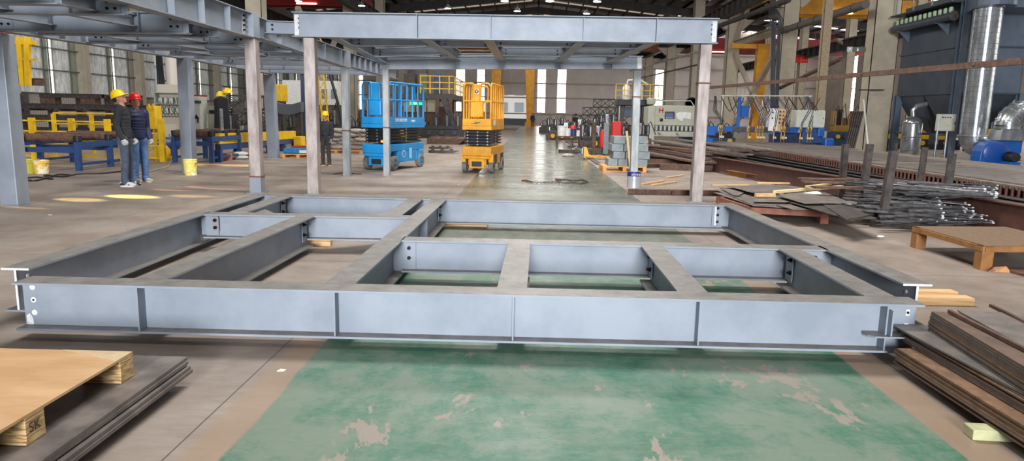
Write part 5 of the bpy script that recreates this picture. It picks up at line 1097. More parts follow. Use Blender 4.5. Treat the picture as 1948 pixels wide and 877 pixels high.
# ================================================================ press and shear
Yp = 43.0; c0, c1 = at(1175, 225, Y=Yp), at(1228, 268, Y=Yp)
pr = thing('hydraulic_press', 'tall dark hydraulic press with two white cylinders and yellow top railing', 'press', ((c0.x+c1.x)/2, Yp, 0))
w = c1.x-c0.x; zt = at(1200, 190, Y=Yp).z
MB().box(-w/2, w/2, -.7, .7, 0, .5).build('bed', M_BLK, pr, bevel=.03); MB().box(-w/2-.1, w/2+.2, -.8, .8, zt-.35, zt).build('crown', M_BLK, pr, bevel=.03)
for x in (-w/2+.15, w/2-.25): MB().box(x-.14, x+.14, -.5, .5, .5, zt-.3).build('side_frame', M_DARK, pr)
MB().box(-w/2+.3, w/2-.4, -.35, .35, 1.5, 2.1).build('slide', mat('slate_machine', (70, 84, 100)), pr, bevel=.03)
for x in (-w/4, w/5): MB().lathe([(.22, 0), (.22, .75), (.15, .85), (0, .88)], (x, -.1, zt), (0, 0, 1), 20).build('cylinder', M_WHITE, pr, smooth=40); MB().rod((x, -.1, 1.9), (x, -.1, zt-.3), .1).build('ram', M_GALV, pr)
for x in (-w/2, w/2-.1): MB().rod((x, -.6, .4), (x, -.6, zt-.3), .05).build('guide_rod', M_GALV, pr)
r_ = MB()
for z in (.25, .55, .9): r_.box(-w/2-.3, w/2+.5, -.85, -.81, zt+z-.03, zt+z)
for k in range(6): x = -w/2-.3+(w+.76)*k/5; r_.box(x, x+.05, -.86, -.8, zt, zt+.9)
r_.build('railing', M_SAFE, pr); MB().tube([(-w/4, 0, zt+.8), (-w/4+.1, 0, zt+1.15), (w/5, 0, zt+1.2), (w/5+.5, 0, zt+.9)], .07).build('pipe', M_CAB, pr, smooth=60)
Ys = 40.5; c0, c1 = at(1240, 200, Y=Ys), at(1330, 262, Y=Ys)
sh = thing('guillotine_shear', 'pale grey green guillotine shear with a red emblem and small control screen', 'shear', ((c0.x+c1.x)/2, Ys, 0)); w = c1.x-c0.x; zt = c0.z
M_SH = mat('pale_green_grey_machine', (176, 176, 160), (164, 164, 148), 4, .5)
z1 = at(1280, 239, Y=Ys).z
MB().box(-w/2+.12, w/2, -.3, .3, z1, zt).build('front_beam', M_SH, sh, bevel=.03)
MB().hexa([(-w/2-.25, -.5, 0), (-w/2+.14, -.5, 0), (-w/2+.14, 1.2, 0), (-w/2-.25, 1.2, 0)], [(-w/2-.25, -.35, zt-.1), (-w/2+.14, -.35, zt), (-w/2+.14, 1.2, zt), (-w/2-.25, 1.2, zt-.1)]).build('side_frame', M_SH, sh, bevel=.02)
MB().box(w/2-.1, w/2+.25, -.5, 1.2, 0, zt).build('side_frame', M_SH, sh, bevel=.02)
MB().box(-w/2+.12, w/2, -.55, .3, .45, z1-.32).build('table', M_SH, sh, bevel=.02); MB().box(-w/2+.12, w/2, -.2, .3, z1-.35, z1).build('throat', M_BLK, sh)
for k in range(11): MB().lathe([(.07, 0), (.07, .2), (.09, .2), (.09, .26)], (-w/2+.28+k*.24, -.26, z1-.28), (0, 0, 1), 12).build('hold_down', M_CAB, sh, smooth=40)
for k in range(3): MB().box(-w/2+.3+k*1.0, -w/2+.42+k*1.0, -1.2, -.5, z1-.42, z1-.34).build('support_arm', M_SH, sh)
zc = at(1272, 219, Y=Ys).z; xc = at(1272, 219, Y=Ys).x-(c0.x+c1.x)/2
MB().box(xc-.28, xc+.28, -.33, -.3, zc-.2, zc+.2).build('panel', M_DARK, sh); MB().box(xc-.22, xc+.18, -.34, -.33, zc-.1, zc+.1).build('screen', mat('blue_screen', (60, 80, 130), emit=.3), sh)
for k in range(4): MB().box(xc-.2+k*.1, xc-.14+k*.1, -.345, -.33, zc-.17, zc-.13).build('button', M_WHITE, sh)
xe = at(1256, 210, Y=Ys).x-(c0.x+c1.x)/2; ze = at(1256, 210, Y=Ys).z; m_ = MB()
for dx in (-.12, .06): m_.box(xe+dx, xe+dx+.06, -.315, -.3, ze-.14, ze+.14)
m_.box(xe-.12, xe+.12, -.315, -.3, ze-.03, ze+.03); m_.build('emblem', M_REDB, sh)
xk = at(1256, 228, Y=Ys).x-(c0.x+c1.x)/2; MB().lathe([(.1, 0), (.1, .03), (0, .05)], (xk, -.3, at(1256, 228, Y=Ys).z), (0, -1, 0), 18).build('dial', M_BLK, sh)
xp = at(1298, 218, Y=Ys).x-(c0.x+c1.x)/2; m_ = MB(); m_.prism([(-.42, .1), (-.2, .2), (.42, .15), (.42, -.2), (.0, -.15), (-.05, -.32), (-.2, -.28), (-.35, -.15)], 0, .006); m_.v = [(xp+x, -.302-z, zc+y) for x, y, z in m_.v]; m_.build('paper_sheet', M_WHITE, sh)
MB().lathe([(.22, 0), (.26, .05), (.26, .3), (.2, .36), (0, .36)], (-w/2, .3, zt+.05), (0, 0, 1), 18).build('motor', M_SH, sh, smooth=40); MB().tube([(-w/2+.6, 0, zt), (-w/2+.6, 0, zt+.25), (w/2-.6, 0, zt+.28), (w/2-.4, 0, zt)], .03).build('pipe', M_CAB, sh, smooth=60)
MB().lathe([(.35, -.04), (.4, -.04), (.4, .04), (.35, .04), (.35, -.04)], (w/2-.5, .2, zt+.1), (0, 1, 0), 24).build('flywheel', M_DARK, sh)
# piled plates in front of the shear
r3 = random.Random(5)
for k in range(16):
    t = k/15; L_ = r3.uniform(5, 7.5); W_ = r3.uniform(.25, .6)
    x = 4.6+t*2.2+r3.uniform(-.2, .2); y = 23+t*3+r3.uniform(-.5, .5); o = MB().box(-W_/2, W_/2, -L_/2, L_/2, 0, .05).build('steel_strip', r3.choice([M_PLATE, M_RUST, M_DARK, M_DARK, M_PLATE]))
    o.location = (x, y, .18+.052*(k % 8)+.02*(k//8)); o.rotation_euler = (.01*r3.uniform(-1, 1), .04*r3.uniform(-1, 1), .18+r3.uniform(-.10, .10)); tag(o, 'long weathered steel strip in the pile in front of the shear', 'steel strip', 'steel strips piled before the shear')
for k in range(3): block(5.4, 20.5+k*2.4, 3.2, .16, .17, .05, 'rusty bearer under the strip pile, '+('nearest', 'middle', 'farthest')[k]+' of three', M_RUST, name='bearer', cat='bearer')
for k in range(7):
    t = k/6; L_ = r3.uniform(6, 9); o = MB().box(-.2, .2, -L_/2, L_/2, 0, .03).build('steel_strip', r3.choice([M_PLATE, M_RUST, M_DARK])); o.location = (5.2+t*.9, 23.0+r3.uniform(-.5, .5), .02+.031*k); o.rotation_euler = (0, 0, .10+r3.uniform(-.05, .05)); tag(o, 'long steel strip sweeping towards the brown beam', 'steel strip', 'strips sweeping along the brown beam')
a, b_ = at(1378, 333, z=.0), at(1545, 362, z=.0); o = thing('ochre_beam', 'ochre primed beam lying on the floor behind the plate table', 'steel section', (a.x, a.y, 0)); MB().ibeam(a+V((.1, 0, .14)), b_+V((.1, 0, .14)), .14, .14, .014, .012).build('section', M_OCHRE, o, w=True)
a, b_ = at(1220, 318, z=0), at(1332, 316, z=0); o = thing('floor_channel', 'low brown channel on the floor below the strip pile', 'steel section', (a.x, a.y, 0)); MB().ibeam(a+V((0, -.3, .12)), b_+V((0, -.3, .12)), .12, .14, .012, .01).build('section', M_RUST, o, w=True)

# ================================================================ plasma cutting table and gantry
ct = thing('cutting_table', 'long cutting table with rusty slats running down the right side', 'cutting table', (10, 18, 0))
X0, X1, Y0, Y1, zT = 8.15, 12.6, 4.5, 33.0, .47
for x in (X0, X1): MB().ibeam((x, Y0, zT-.17), (x, Y1, zT-.17), .28, .16, .015, .012).build('side_beam', M_DARK, ct, w=True)
y = Y0
while y < Y1:
    for x in (X0+.2, X1-.2): MB().box(x-.08, x+.08, y-.06, y+.06, 0, .06).build('foot', M_DARK, ct, w=True)
    y += 2.4
M_SLAT = mat('burnt_brown_slat', (112, 72, 58), (84, 56, 48), 20, .8)
rest = MB(); y = Y0+3.5; n_ = 0
while y < Y1:
    sl = MB() if n_ < 100 else rest
    sl.hexa([(X0-.06, y, zT-.17), (X0-.06, y+.012, zT-.17), (X0+.02, y+.11, zT-.17), (X0+.02, y+.098, zT-.17)], [(X0-.06, y, zT-.01), (X0-.06, y+.012, zT-.01), (X0+.02, y+.11, zT-.01), (X0+.02, y+.098, zT-.01)])
    sl.box(X0-.06, X0-.02, y-.008, y+.02, zT-.17, zT)
    if n_ < 100: sl.build('slat', M_SLAT, ct, w=True)
    n_ += 1; y += .155
tag(rest.build('far_slats', M_SLAT, ct, w=True), kind='stuff')
MB().box(X0, X1, Y0, Y1, zT-.06, zT-.02).build('bed', mat('dusty_table_bed', (112, 100, 90), (136, 124, 112), 5, .9, bump=.2), ct, w=True)
MB().box(X0+.0, X0+.04, Y0, Y1, zT-.02, zT+.01).build('edge_strip', M_PLATE, ct, w=True)
for k, (x0, x1, y0, y1) in enumerate(((8.5, 11.5, 19, 25), (8.6, 10.8, 12, 18), (9, 12, 26, 29.5))):
    o = MB().box(x0, x1, y0, y1, zT-.015, zT+.005).build('steel_plate', M_PLATE); tag(o, ('brown steel plate on the middle of the slatted table', 'steel plate on the nearer part of the slatted table', 'steel plate under the torches of the cutting gantry')[k], 'steel plate')
Yg = 31.5
cg = thing('cutting_gantry', 'blue cutting gantry with brass torches and hanging hoses over the slatted table', 'cutting machine', (10.7, Yg, 0))
def G(x, y): return at(x, y, Y=Yg)
l, r = G(1345, 240), G(1562, 240); 
MB().box(l.x, r.x, Yg-.15, Yg+.25, .93, 1.17).build('beam', M_FAN, cg, w=True, bevel=.02)
MB().box(G(1392, 240).x, G(1500, 240).x, Yg-.17, Yg-.15, .97, 1.13).build('track', M_DARK, cg, w=True)
MB().box(l.x-.1, l.x+.28, Yg-.5, Yg+.6, .75, 1.15).build('carriage', M_FAN, cg, w=True, bevel=.03); MB().box(l.x-.12, l.x+.14, Yg-.7, Yg+.7, .12, .65).build('end_truck', M_FAN, cg, w=True, bevel=.04); MB().box(l.x-.05, l.x+.1, Yg-.2, Yg+.2, .6, .8).build('upright', M_FAN, cg, w=True)
MB().box(r.x-.9, r.x, Yg-.3, Yg+.5, .5, 1.0).build('carriage', M_NAVY, cg, w=True, bevel=.03); MB().box(r.x-.25, r.x+.02, Yg-.4, Yg+.5, .8, 1.17).build('carriage', M_FAN, cg, w=True, bevel=.03)
MB().box(r.x-.05, r.x+.35, Yg-.7, Yg+.7, .36, .75).build('end_truck', M_FAN, cg, w=True, bevel=.06)
c0, c1 = G(1513, 209), G(1562, 239); MB().box(c0.x, c1.x, Yg-.3, Yg+.5, 1.18, c0.z).build('power_cabinet', M_CAB, cg, w=True, bevel=.02); MB().box(c1.x-.5, c1.x+.0, Yg-.34, Yg-.3, 1.22, c0.z-.04).build('cabinet_door', M_CAB, cg, w=True)
MB().lathe([(.02, 0), (.02, .02)], (c1.x-.08, Yg-.34, 1.6), (0, -1, 0), 10).build('lock', M_BLK, cg, w=True)
c0, c1 = G(1461, 206), G(1476, 240); MB().box(c0.x, c1.x, Yg-.25, Yg+.1, 1.0, c0.z).build('control_box', M_WHITE, cg, w=True, bevel=.02)
for k in range(3): MB().lathe([(.035, 0), (.035, .02)], (c0.x+.14, Yg-.25, c0.z-.18-k*.12), (0, -1, 0), 12).build('knob', (M_BLK, M_WHITE, M_BLK)[k], cg, w=True)
c0, c1 = G(1478, 207), G(1491, 240); MB().box(c0.x, c1.x, Yg-.22, Yg-.1, 1.0, c0.z).build('gas_panel', mat('tan_panel', (196, 160, 118)), cg, w=True)
for k in range(4):
    for q in range(2): MB().lathe([(.035, 0), (.035, .03), (.015, .04)], (c0.x+.08+q*.14, Yg-.22, c0.z-.12-k*.16), (0, -1, 0), 12).build('gauge', (M_BLK, M_RED)[q], cg, w=True)
c = G(1407, 184); MB().box(c.x-.06, c.x+.06, Yg-.1, Yg+.02, 1.15, c.z).build('mast', M_FAN, cg, w=True); c = G(1416, 212); MB().box(c.x-.16, c.x+.16, Yg-.15, Yg+.15, c.z-.25, c.z+.25).build('drive_box', M_FAN, cg, w=True); MB().box(c.x-.3, c.x-.1, Yg-.05, Yg+.05, c.z-.05, c.z+.05).build('bracket', M_FAN, cg, w=True)
a, b_ = G(1372, 182), G(1545, 183); MB().rod(a, b_, .025).build('cable_rail', M_CAB, cg, w=True)
for px_ in (1376, 1452, 1540): c = G(px_, 182); MB().rod((c.x, Yg+.1, 1.1), (c.x, Yg, c.z), .03).build('rail_post', M_CAB, cg, w=True)
r4 = random.Random(4)
for px_ in (1366, 1369.5, 1420, 1436, 1441, 1447, 1468, 1482, 1488, 1518, 1532, 1538):
    c = G(px_, 250); x = c.x; t_ = MB().lathe([(.03, .3), (.045, .28), (.045, .12), (.03, .1), (.03, -.15), (.045, -.17), (.045, -.25), (.02, -.27), (.012, -.40)], (x, Yg-.3, .92), (0, 0, 1), 10).build('torch', M_GOLD, cg, w=True, smooth=40)
    MB().box(x-.045, x+.045, Yg-.28, Yg-.14, .96, 1.16).build('torch_slide', M_CAB, cg, w=True); MB().lathe([(.05, 0), (.05, .03)], (x+.05, Yg-.34, .72), (0, -1, 0), 10).build('valve', M_CAB, cg, w=True)
    px2 = px_+r4.uniform(-14, 14); top = G(px2, 183); mid = G((px_+px2)/2+r4.choice([-9, 9]), 210)
    for dd in (0, .05): MB().tube([(x+dd, Yg-.3, 1.2), (x+dd+.02, Yg-.32, 1.4), (mid.x+dd*2, Yg-.3, mid.z), (top.x+dd, Yg-.1, top.z-.1), (top.x+dd, Yg, top.z)], .016, 6).build('hose', r4.choice([M_HOSE, M_BRAID, M_NAVY, M_HOSE]), cg, w=True, smooth=60)
for k, (p0, p1) in enumerate(((1372, 1405), (1385, 1415), (1395, 1436), (1430, 1462), (1450, 1478), (1478, 1500), (1500, 1540), (1520, 1560))):
    a, b_ = G(p0, 184), G(p1, 186); MB().tube([a, a.lerp(b_, .25)+V((0, -.05, -.35-.12*(k % 3))), a.lerp(b_, .5)+V((0, -.1, -.62-.15*(k % 3))), a.lerp(b_, .78)+V((0, -.05, -.4)), b_], .022, 6).build('hose', (M_HOSE, M_BRAID)[k % 2], cg, w=True, smooth=60)
# long sections between the brown beam and the table
def isec(p0, p1, h, w, label, m, grp=None, name='steel_section'):
    o = thing(name, label, 'steel section', (p0[0], p0[1], 0), 0, grp); MB().ibeam(p0, p1, h, w, .018, .014).build('section', m, o, w=True); return o
M_BRWN = mat('maroon_brown_primer', (74, 46, 38), (88, 56, 46), 6, .6)
isec((5.3, 20.2, .42), (7.1, 7.2, .42), .42, .2, 'long maroon brown beam lying behind the flat bar pile', M_BRWN)
for k in range(4):
    isec((6.3+k*.40, 24, .30+.03*(k % 3)), (7.42+k*.155, 6.5, .30+.03*(k % 3)), .28, .13, 'long dark section lying between the maroon beam and the cutting table', M_BLK if k % 2 else M_DARK, 'dark sections beside the cutting table')
# gravel and floor rails beyond the table
gr = MB(); r5 = random.Random(9)
for k in range(5200):
    x = r5.uniform(13.1, 15.6); y = 12+r5.random()**1.3*18; s = r5.uniform(.02, .05); z = s*.4
    gr.add([(x-s, y, z), (x, y-s, z*.8), (x+s, y+s*.3, z), (x, y+s, z*1.1), (x, y, z+s*.7), (x, y, 0)], [(0, 1, 4), (1, 2, 4), (2, 3, 4), (3, 0, 4), (1, 0, 5), (2, 1, 5), (3, 2, 5), (0, 3, 5)])
o = gr.build('gravel', mat('grey_gravel', (118, 108, 100), (150, 142, 134), 8, .9)); tag(o, 'strip of grey gravel between the cutting table and the dust collector', 'gravel', kind='stuff')
for x, y0, y1, lb in ((13.0, 10, 33, 'rusty floor rail between the cutting table and the gravel'), (15.75, 12, 34, 'floor rail between the gravel and the dust collector'), (16.1, 22, 36, 'thin pale steel strip in front of the blue fan')):
    o = MB().box(x-.04, x+.04, y0, y1, 0, .06).build('floor_rail', M_PLATE); tag(o, lb, 'rail')

# ================================================================ dust collector
XA, XB, YA, YB = 17.55, 20.2, 30.0, 34.6; zb, zt = 2.72, 6.75
dc = thing('dust_collector', 'tall slate grey dust collector on four legs with hopper outlets', 'dust collector', ((XA+XB)/2, (YA+YB)/2, 0))
MB().box(XA, XB, YA, YB, zb, zt).build('housing', M_COLL, dc, w=True, bevel=.01)
MB().box(XA-.0, XB, YA-.015, YA, zb, zt).build('end_panel', M_COLLL, dc, w=True)
for z in (zb+.03, zb+1.9, zt-.5): MB().box(XA-.05, XB+.05, YA-.06, YB+.05, z-.05, z+.02).build('flange_rib', M_COLL, dc, w=True)
for x, y in ((XA, YA), (XA, YB), (XB, YA), (XB, YB)):
    MB().ibeam((x, y, 0), (x, y, zt if (x, y) == (XA, YA) else zb), .28, .28, .03, .03, up=(0, 1, 0)).build('leg', M_COLLL, dc, w=True); MB().box(x-.22, x+.22, y-.35, y+.08, 0, .03).build('base_plate', M_COLL, dc, w=True)
for ya, yb_ in ((YA, (YA+YB)/2), ((YA+YB)/2, YB)):
    ym = (ya+yb_)/2; xm = (XA+XB)/2
    MB().hexa([(xm-.9, ym-.75, 1.75), (xm+.9, ym-.75, 1.75), (xm+.9, ym+.75, 1.75), (xm-.9, ym+.75, 1.75)], [(XA, ya, zb), (XB, ya, zb), (XB, yb_, zb), (XA, yb_, zb)]).build('hopper', M_COLL, dc, w=True)
    MB().hexa([(xm-.15, ym-.15, .95), (xm+.15, ym-.15, .95), (xm+.15, ym+.15, .95), (xm-.15, ym+.15, .95)], [(xm-.9, ym-.75, 1.75), (xm+.9, ym-.75, 1.75), (xm+.9, ym+.75, 1.75), (xm-.9, ym+.75, 1.75)]).build('hopper', M_COLL, dc, w=True)
    MB().rod((xm, ym, .5), (xm, ym, .95), .2).build('outlet', M_COLL, dc, w=True)
for z in (.95,): MB().box(XA-.05, XA+.05, YA, YB, z, z+.1).build('tie_bar', M_COLL, dc, w=True)
MB().rod((XA-.45, YA-.1, zt-.95), (XA-.45, YB, zt-.95), .17, 18).build('air_manifold', M_COLL, dc, w=True, smooth=40); MB().lathe([(.2, -.02), (.2, .02), (.05, .04)], (XA-.45, YA-.12, zt-.95), (0, -1, 0), 18).build('end_cap', M_DARK, dc, w=True)
for k in range(12):
    y = YA+.2+k*(YB-YA-.4)/11; MB().lathe([(.07, 0), (.09, .1), (.09, .22), (.03, .26)], (XA-.40, y, zt-.8), (0, 0, 1), 10).build('pulse_valve', mat('pale_green_valve', (150, 170, 140), rough=.4), dc, w=True, smooth=40); MB().tube([(XA-.40, y, zt-.55), (XA-.2, y, zt-.5), (XA, y, zt-.5)], .03, 6).build('valve_pipe', M_BLK, dc, w=True)
for y in (YA+.9, YB-.6): MB().hexa([(XA-.6, y, zt-1.13), (XA, y, zt-1.13), (XA, y+.05, zt-1.13), (XA-.6, y+.05, zt-1.13)], [(XA-.6, y, zt-1.1), (XA, y, zt-1.1), (XA, y+.05, zt-1.1), (XA-.6, y+.05, zt-1.1)]).add([(XA-.5, y, zt-1.13), (XA, y, zt-1.13), (XA, y, zt-1.6), (XA-.5, y+.04, zt-1.13), (XA, y+.04, zt-1.13), (XA, y+.04, zt-1.6)], [(0, 1, 2), (5, 4, 3), (0, 2, 5, 3)]).build('bracket', M_COLLL, dc, w=True)
MB().box(XA-.7, XA, YA-.1, YB, zt-.42, zt-.36).build('canopy_plate', M_COLL, dc, w=True)
rl = MB()
for z in (.5, 1.0): rl.box(XA-.5, XA-.46, YA, YB, zt+z-.04, zt+z)
for k in range(4): rl.box(XA-.5, XA-.45, YA+k*1.5, YA+k*1.5+.05, zt-.36, zt+1.0)
rl.build('roof_railing', M_GALV, dc, w=True)
# outlet head and large duct
Xd, Yd, Rd = at(1853, 240, Y=28.1).x, 28.1, .46
MB().prism([(XA+.05, YA), (XB-.2, YA), (XB-.2, Yd+.2)]+[(Xd+.25+(Rd+.22)*cos(a), Yd-.0+(Rd+.2)*sin(a)) for a in [-k*pi/8 for k in range(0, 9)]], 5.9, 6.65).build('outlet_head', M_COLLL, dc, w=True)
dd = thing('exhaust_duct', 'large shiny galvanised vertical duct rising from the blue fan', 'duct', (Xd, Yd, 0))
M_SP = mat('bright_galvanised', (192, 196, 200), (150, 154, 158), 2.5, .22, .85, bump=.05, stretch=(1, 1, .5))
MB().lathe([(Rd, 1.05), (Rd, 2.2), (Rd+.012, 2.2), (Rd+.012, 2.23), (Rd, 2.23), (Rd, 3.4), (Rd+.012, 3.4), (Rd+.012, 3.43), (Rd, 3.43), (Rd, 4.6), (Rd+.012, 4.6), (Rd+.012, 4.63), (Rd, 4.63), (Rd, 5.9)], (Xd, Yd, 0), (0, 0, 1), 36).build('duct', M_SP, dd, w=True, smooth=50)
MB().lathe([(Rd+.06, 5.82), (Rd+.06, 5.9)], (Xd, Yd, 0), (0, 0, 1), 36).build('flange', M_COLL, dd, w=True); MB().lathe([(Rd+.05, 1.0), (Rd+.05, 1.06)], (Xd, Yd, 0), (0, 0, 1), 36).build('flange', M_GALV, dd, w=True)
wr = MB()  # fine wires standing in for the mesh-like reflection on the duct
for k in range(20): a = 2*pi*k/20; x, y = Xd+(Rd+.02)*cos(a), Yd+(Rd+.02)*sin(a); wr.box(x-.004, x+.004, y-.004, y+.004, 1.1, 5.8)
for k in range(24): z = 1.1+k*.2; ring = [(Xd+(Rd+.02)*cos(a), Yd+(Rd+.02)*sin(a), z) for a in [2*pi*q/24 for q in range(25)]]; wr.tube(ring, .0035, 4, caps=False)
wr.build('reflection_mesh', M_GALV, dd, w=True)
MB().tube([(Xd, Yd, 1.05), (Xd+.02, Yd, .85), (Xd+.12, Yd-.05, .68), (Xd+.3, Yd-.1, .56), (Xd+.5, Yd-.15, .53)], 0, 28, radii=[Rd, Rd*.99, Rd*.96, Rd*.93, Rd*.9]).build('elbow', M_SP, dd, w=True, smooth=60)
# blue fan
fx, fy = at(1888, 300, Y=26.9).x, 26.9; fn = thing('centrifugal_fan', 'bright blue centrifugal fan with a dark motor beside the duct', 'fan', (fx, fy, 0))
vol = [(.62*cos(a)*(1+.04*k), .55+.50*sin(a)*(1+.02*k)) for k, a in enumerate([pi*q/10 for q in range(1, 20)])]
pr_ = [(-.75, .08)]+[(-.75+.0*q, .3) for q in range(1)]+[(-.72, .55), (-.62, .8), (-.42, .97), (-.15, 1.05), (.15, 1.05), (.55, 1.05), (.95, 1.05), (.95, .55), (.85, .22), (.7, .06), (.5, .0), (-.55, .0)]
m_ = MB(); m_.prism(pr_, -.35, .35); m_.v = [(x, -z, y+.03) for x, y, z in m_.v]; m_.f = [tuple(reversed(f)) for f in m_.f]; m_.build('volute', M_FAN, fn, bevel=.02)
MB().lathe([(.55, 0), (.45, .06), (.0, .07)], (-.1, -.36, .53), (0, -1, 0), 28).build('side_disc', mat('dark_blue_fan_enamel', (14, 66, 140), rough=.35), fn, smooth=40)
mt = MB().lathe([(.0, 0), (.17, 0), (.17, .12), (.22, .14), (.22, .60), (.2, .66), (0, .68)], (.32, -.36, .36), (0, -1, 0), 26).build('motor', M_BLK, fn, smooth=30)
for k in range(16): a = 2*pi*k/16; MB().box(-.006, .006, -.44, -.14, .21, .245).build('cooling_fin', M_BLK, mt); f_ = [o for o in COL.objects][-1]; f_.rotation_euler = (0, a, 0); f_.location = (.32, -.36, .36)
MB().box(.1, .55, -1.0, -.36, .0, .16).build('motor_foot', M_FAN, fn); MB().box(-.8, 1.0, -1.1, .5, 0, .03).build('base_plate', M_GALV, fn)
fn.scale = (.86, .86, .82)
ed = thing('intake_duct', 'ribbed galvanised duct elbow rising off the blue fan to the right edge', 'duct', (fx+.36, fy, .90))
MB().hexa([(-.42, -.38, 0), (.48, -.38, 0), (.48, .38, 0), (-.42, .38, 0)], [(-.32, -.34, .42), (.36, -.34, .42), (.36, .34, .42), (-.32, .34, .42)]).build('transition', M_SP, ed)
MB().lathe([(.42, 0), (.42, .1)], (.02, 0, .42), (0, 0, 1), 30).build('collar', M_GALV, ed)
pts = [V((.02, 0, .5))]+[V((.02+.55*(1-cos(a)), -.15*sin(a)*0, .5+.55*sin(a))) for a in [pi/2*k/6 for k in range(1, 7)]]+[V((1.2, -.1, 1.08)), V((2.6, -.5, 1.0)), V((4.5, -1.0, .95))]
MB().tube(pts, .42, 28).build('elbow', M_SP, ed, smooth=50)
for p_0, p_1 in zip(pts[1:-1], pts[2:]):
    for q in range(3 if (p_1-p_0).length > .5 else 1): c = p_0.lerp(p_1, q/3); d = (p_1-p_0).normalized(); MB().lathe([(.43, -.02), (.445, -.02), (.445, .02), (.43, .02)], c, d, 28).build('rib', M_GALV, ed)
MB().box(2.6, 2.7, -.6, -.4, -.9, .6).build('support_leg', M_DARK, ed)
c0, c1 = at(1787, 217, Y=29.4), at(1816, 250, Y=29.4)
cbx = thing('control_box', 'pale grey control box with red buttons on the collector leg', 'control box', ((c0.x+c1.x)/2, 29.4, c1.z)); w = c1.x-c0.x; h = c0.z-c1.z
MB().box(-w/2, w/2, -.0, .22, 0, h).build('case', M_CAB, cbx, bevel=.02); MB().box(-w/2+.03, w/2-.03, -.02, 0, .03, h-.03).build('door', M_CAB, cbx)
for k in range(5): MB().lathe([(.03, 0), (.03, .03)], (-w/2+.14+k*.1, -.02, h-.13), (0, -1, 0), 10).build('button', (M_BLK, M_REDB, M_REDB, M_NAVY, M_WHITE)[k], cbx)
m_ = MB(); m_.prism([(-.06, 0), (.06, 0), (0, .1)], 0, .003); m_.v = [(x, -.0205-z, y+h*.3) for x, y, z in m_.v]; m_.build('warning_triangle', M_SAFE, cbx)
MB().box(w/2-.06, w/2-.04, -.04, -.02, h*.4, h*.55).build('handle', M_BLK, cbx)
for x in (-w/2+.05, .1): MB().rod((x, .1, -c1.z), (x, .1, 0), .045).build('conduit', M_GALV, cbx, smooth=50)
c = at(1722, 250, Y=32); o = thing('filter_drum', 'short round galvanised duct section standing under the collector hopper', 'duct', (c.x-.05, 29.6, 0)); MB().lathe([(.28, 0), (.40, .3), (.40, 1.45), (.36, 1.6), (.2, 1.75)], (-.0, 0, 0), (0, 0, 1), 28).build('drum', M_SP, o, smooth=50)
for z in (.3, .85, 1.45): MB().lathe([(.405, -.02), (.42, 0), (.405, .02)], (0, 0, z), (0, 0, 1), 28).build('rib', M_GALV, o)
o.location = (16.85, 31.6, 0)
MB().tube([(0, 0, 1.7), (-.05, 0, 2.0), (.1, .0, 2.2), (.5, .0, 2.3)], .1, 14).build('outlet_hose', M_GALV, o, smooth=60)
# leaning bars, white pole, post sign
for k in range(5):
    a, b_ = at(1606+k*4, 282, z=0), at(1624+k*4.2, 212, Y=33.6); a.y = 33.2; a.x = at(1606+k*4, 282, Y=33.2).x; a.z = 0
    o = thing('leaning_angle_bar', 'dark angle bar leaning against the big beige column', 'angle bar', a, 0, 'angle bars leaning on the beige column'); MB().angle(a, b_, .07, .01).build('bar', M_DARK, o, w=True)
a, b_ = at(1655, 275, Y=33.0), at(1643, 189, Y=34.2); a.z = 0; o = thing('white_pole', 'thin white pole leaning against the big beige column', 'pole', a); MB().rod(a, b_, .035).build('pole', M_WHITE, o, w=True); MB().lathe([(.045, 0), (.045, .03)], a, (0, 0, 1), 10).build('end_cap', M_BLK, o, w=True)
c0, c1 = at(1612, 89, Y=34.7), at(1639, 99, Y=34.7); sg = thing('exit_sign', 'dark sign with a white running figure and a down arrow fixed to the big column', 'sign', (c0.x, 34.7, c1.z)); sg_w = c1.x-c0.x; sh_ = c0.z-c1.z
MB().box(0, sg_w+.2, 0, .06, 0, sh_).build('board', mat('olive_grey_sign', (96, 100, 92)), sg); M_SW = mat('sign_white', (236, 240, 236), emit=.3)
f_ = MB(); s_ = sh_*.9; f_.box(.02, .02+s_, -.012, 0, sh_*.05, sh_*.1); f_.box(.02, .02+s_, -.012, 0, sh_*.92, sh_*.97); f_.box(.02, .04, -.012, 0, sh_*.05, sh_*.97); f_.box(s_, .02+s_, -.012, 0, sh_*.05, sh_*.97); f_.build('doorway_outline', M_SW, sg)
f_ = MB(); cxx = .02+s_/2; f_.ell((cxx, -.006, sh_*.78), (.02, .006, .022)); 
for p0, p1 in (((cxx, .70), (cxx-.01, .45)), ((cxx, .66), (cxx+.06, .55)), ((cxx, .66), (cxx-.06, .60)), ((cxx-.01, .45), (cxx+.05, .25)), ((cxx-.01, .45), (cxx-.06, .18))): f_.bar((p0[0], -.006, sh_*p0[1]), (p1[0], -.006, sh_*p1[1]), .022, .012, up=(0, 1, 0))
f_.build('running_figure', M_SW, sg); xa = sg_w*.72; f_ = MB(); f_.bar((xa, -.006, sh_*.85), (xa, -.006, sh_*.35), .03, .012, up=(0, 1, 0)); f_.add([(xa-.06, -.012, sh_*.42), (xa+.06, -.012, sh_*.42), (xa, -.012, sh_*.15)], [(0, 2, 1)]); f_.build('arrow', M_SW, sg)
for z, lb in ((2.9, 'upper'), ): 
    a, b_ = at(1634, 171, Y=34.6), at(1682, 171, Y=34.6); o = MB().rod(a, b_, .03).build('pipe_clamp', M_DARK); tag(o, 'thin pipe strapped across the big beige column', 'pipe')
c = at(1652, 2, Y=34.5)
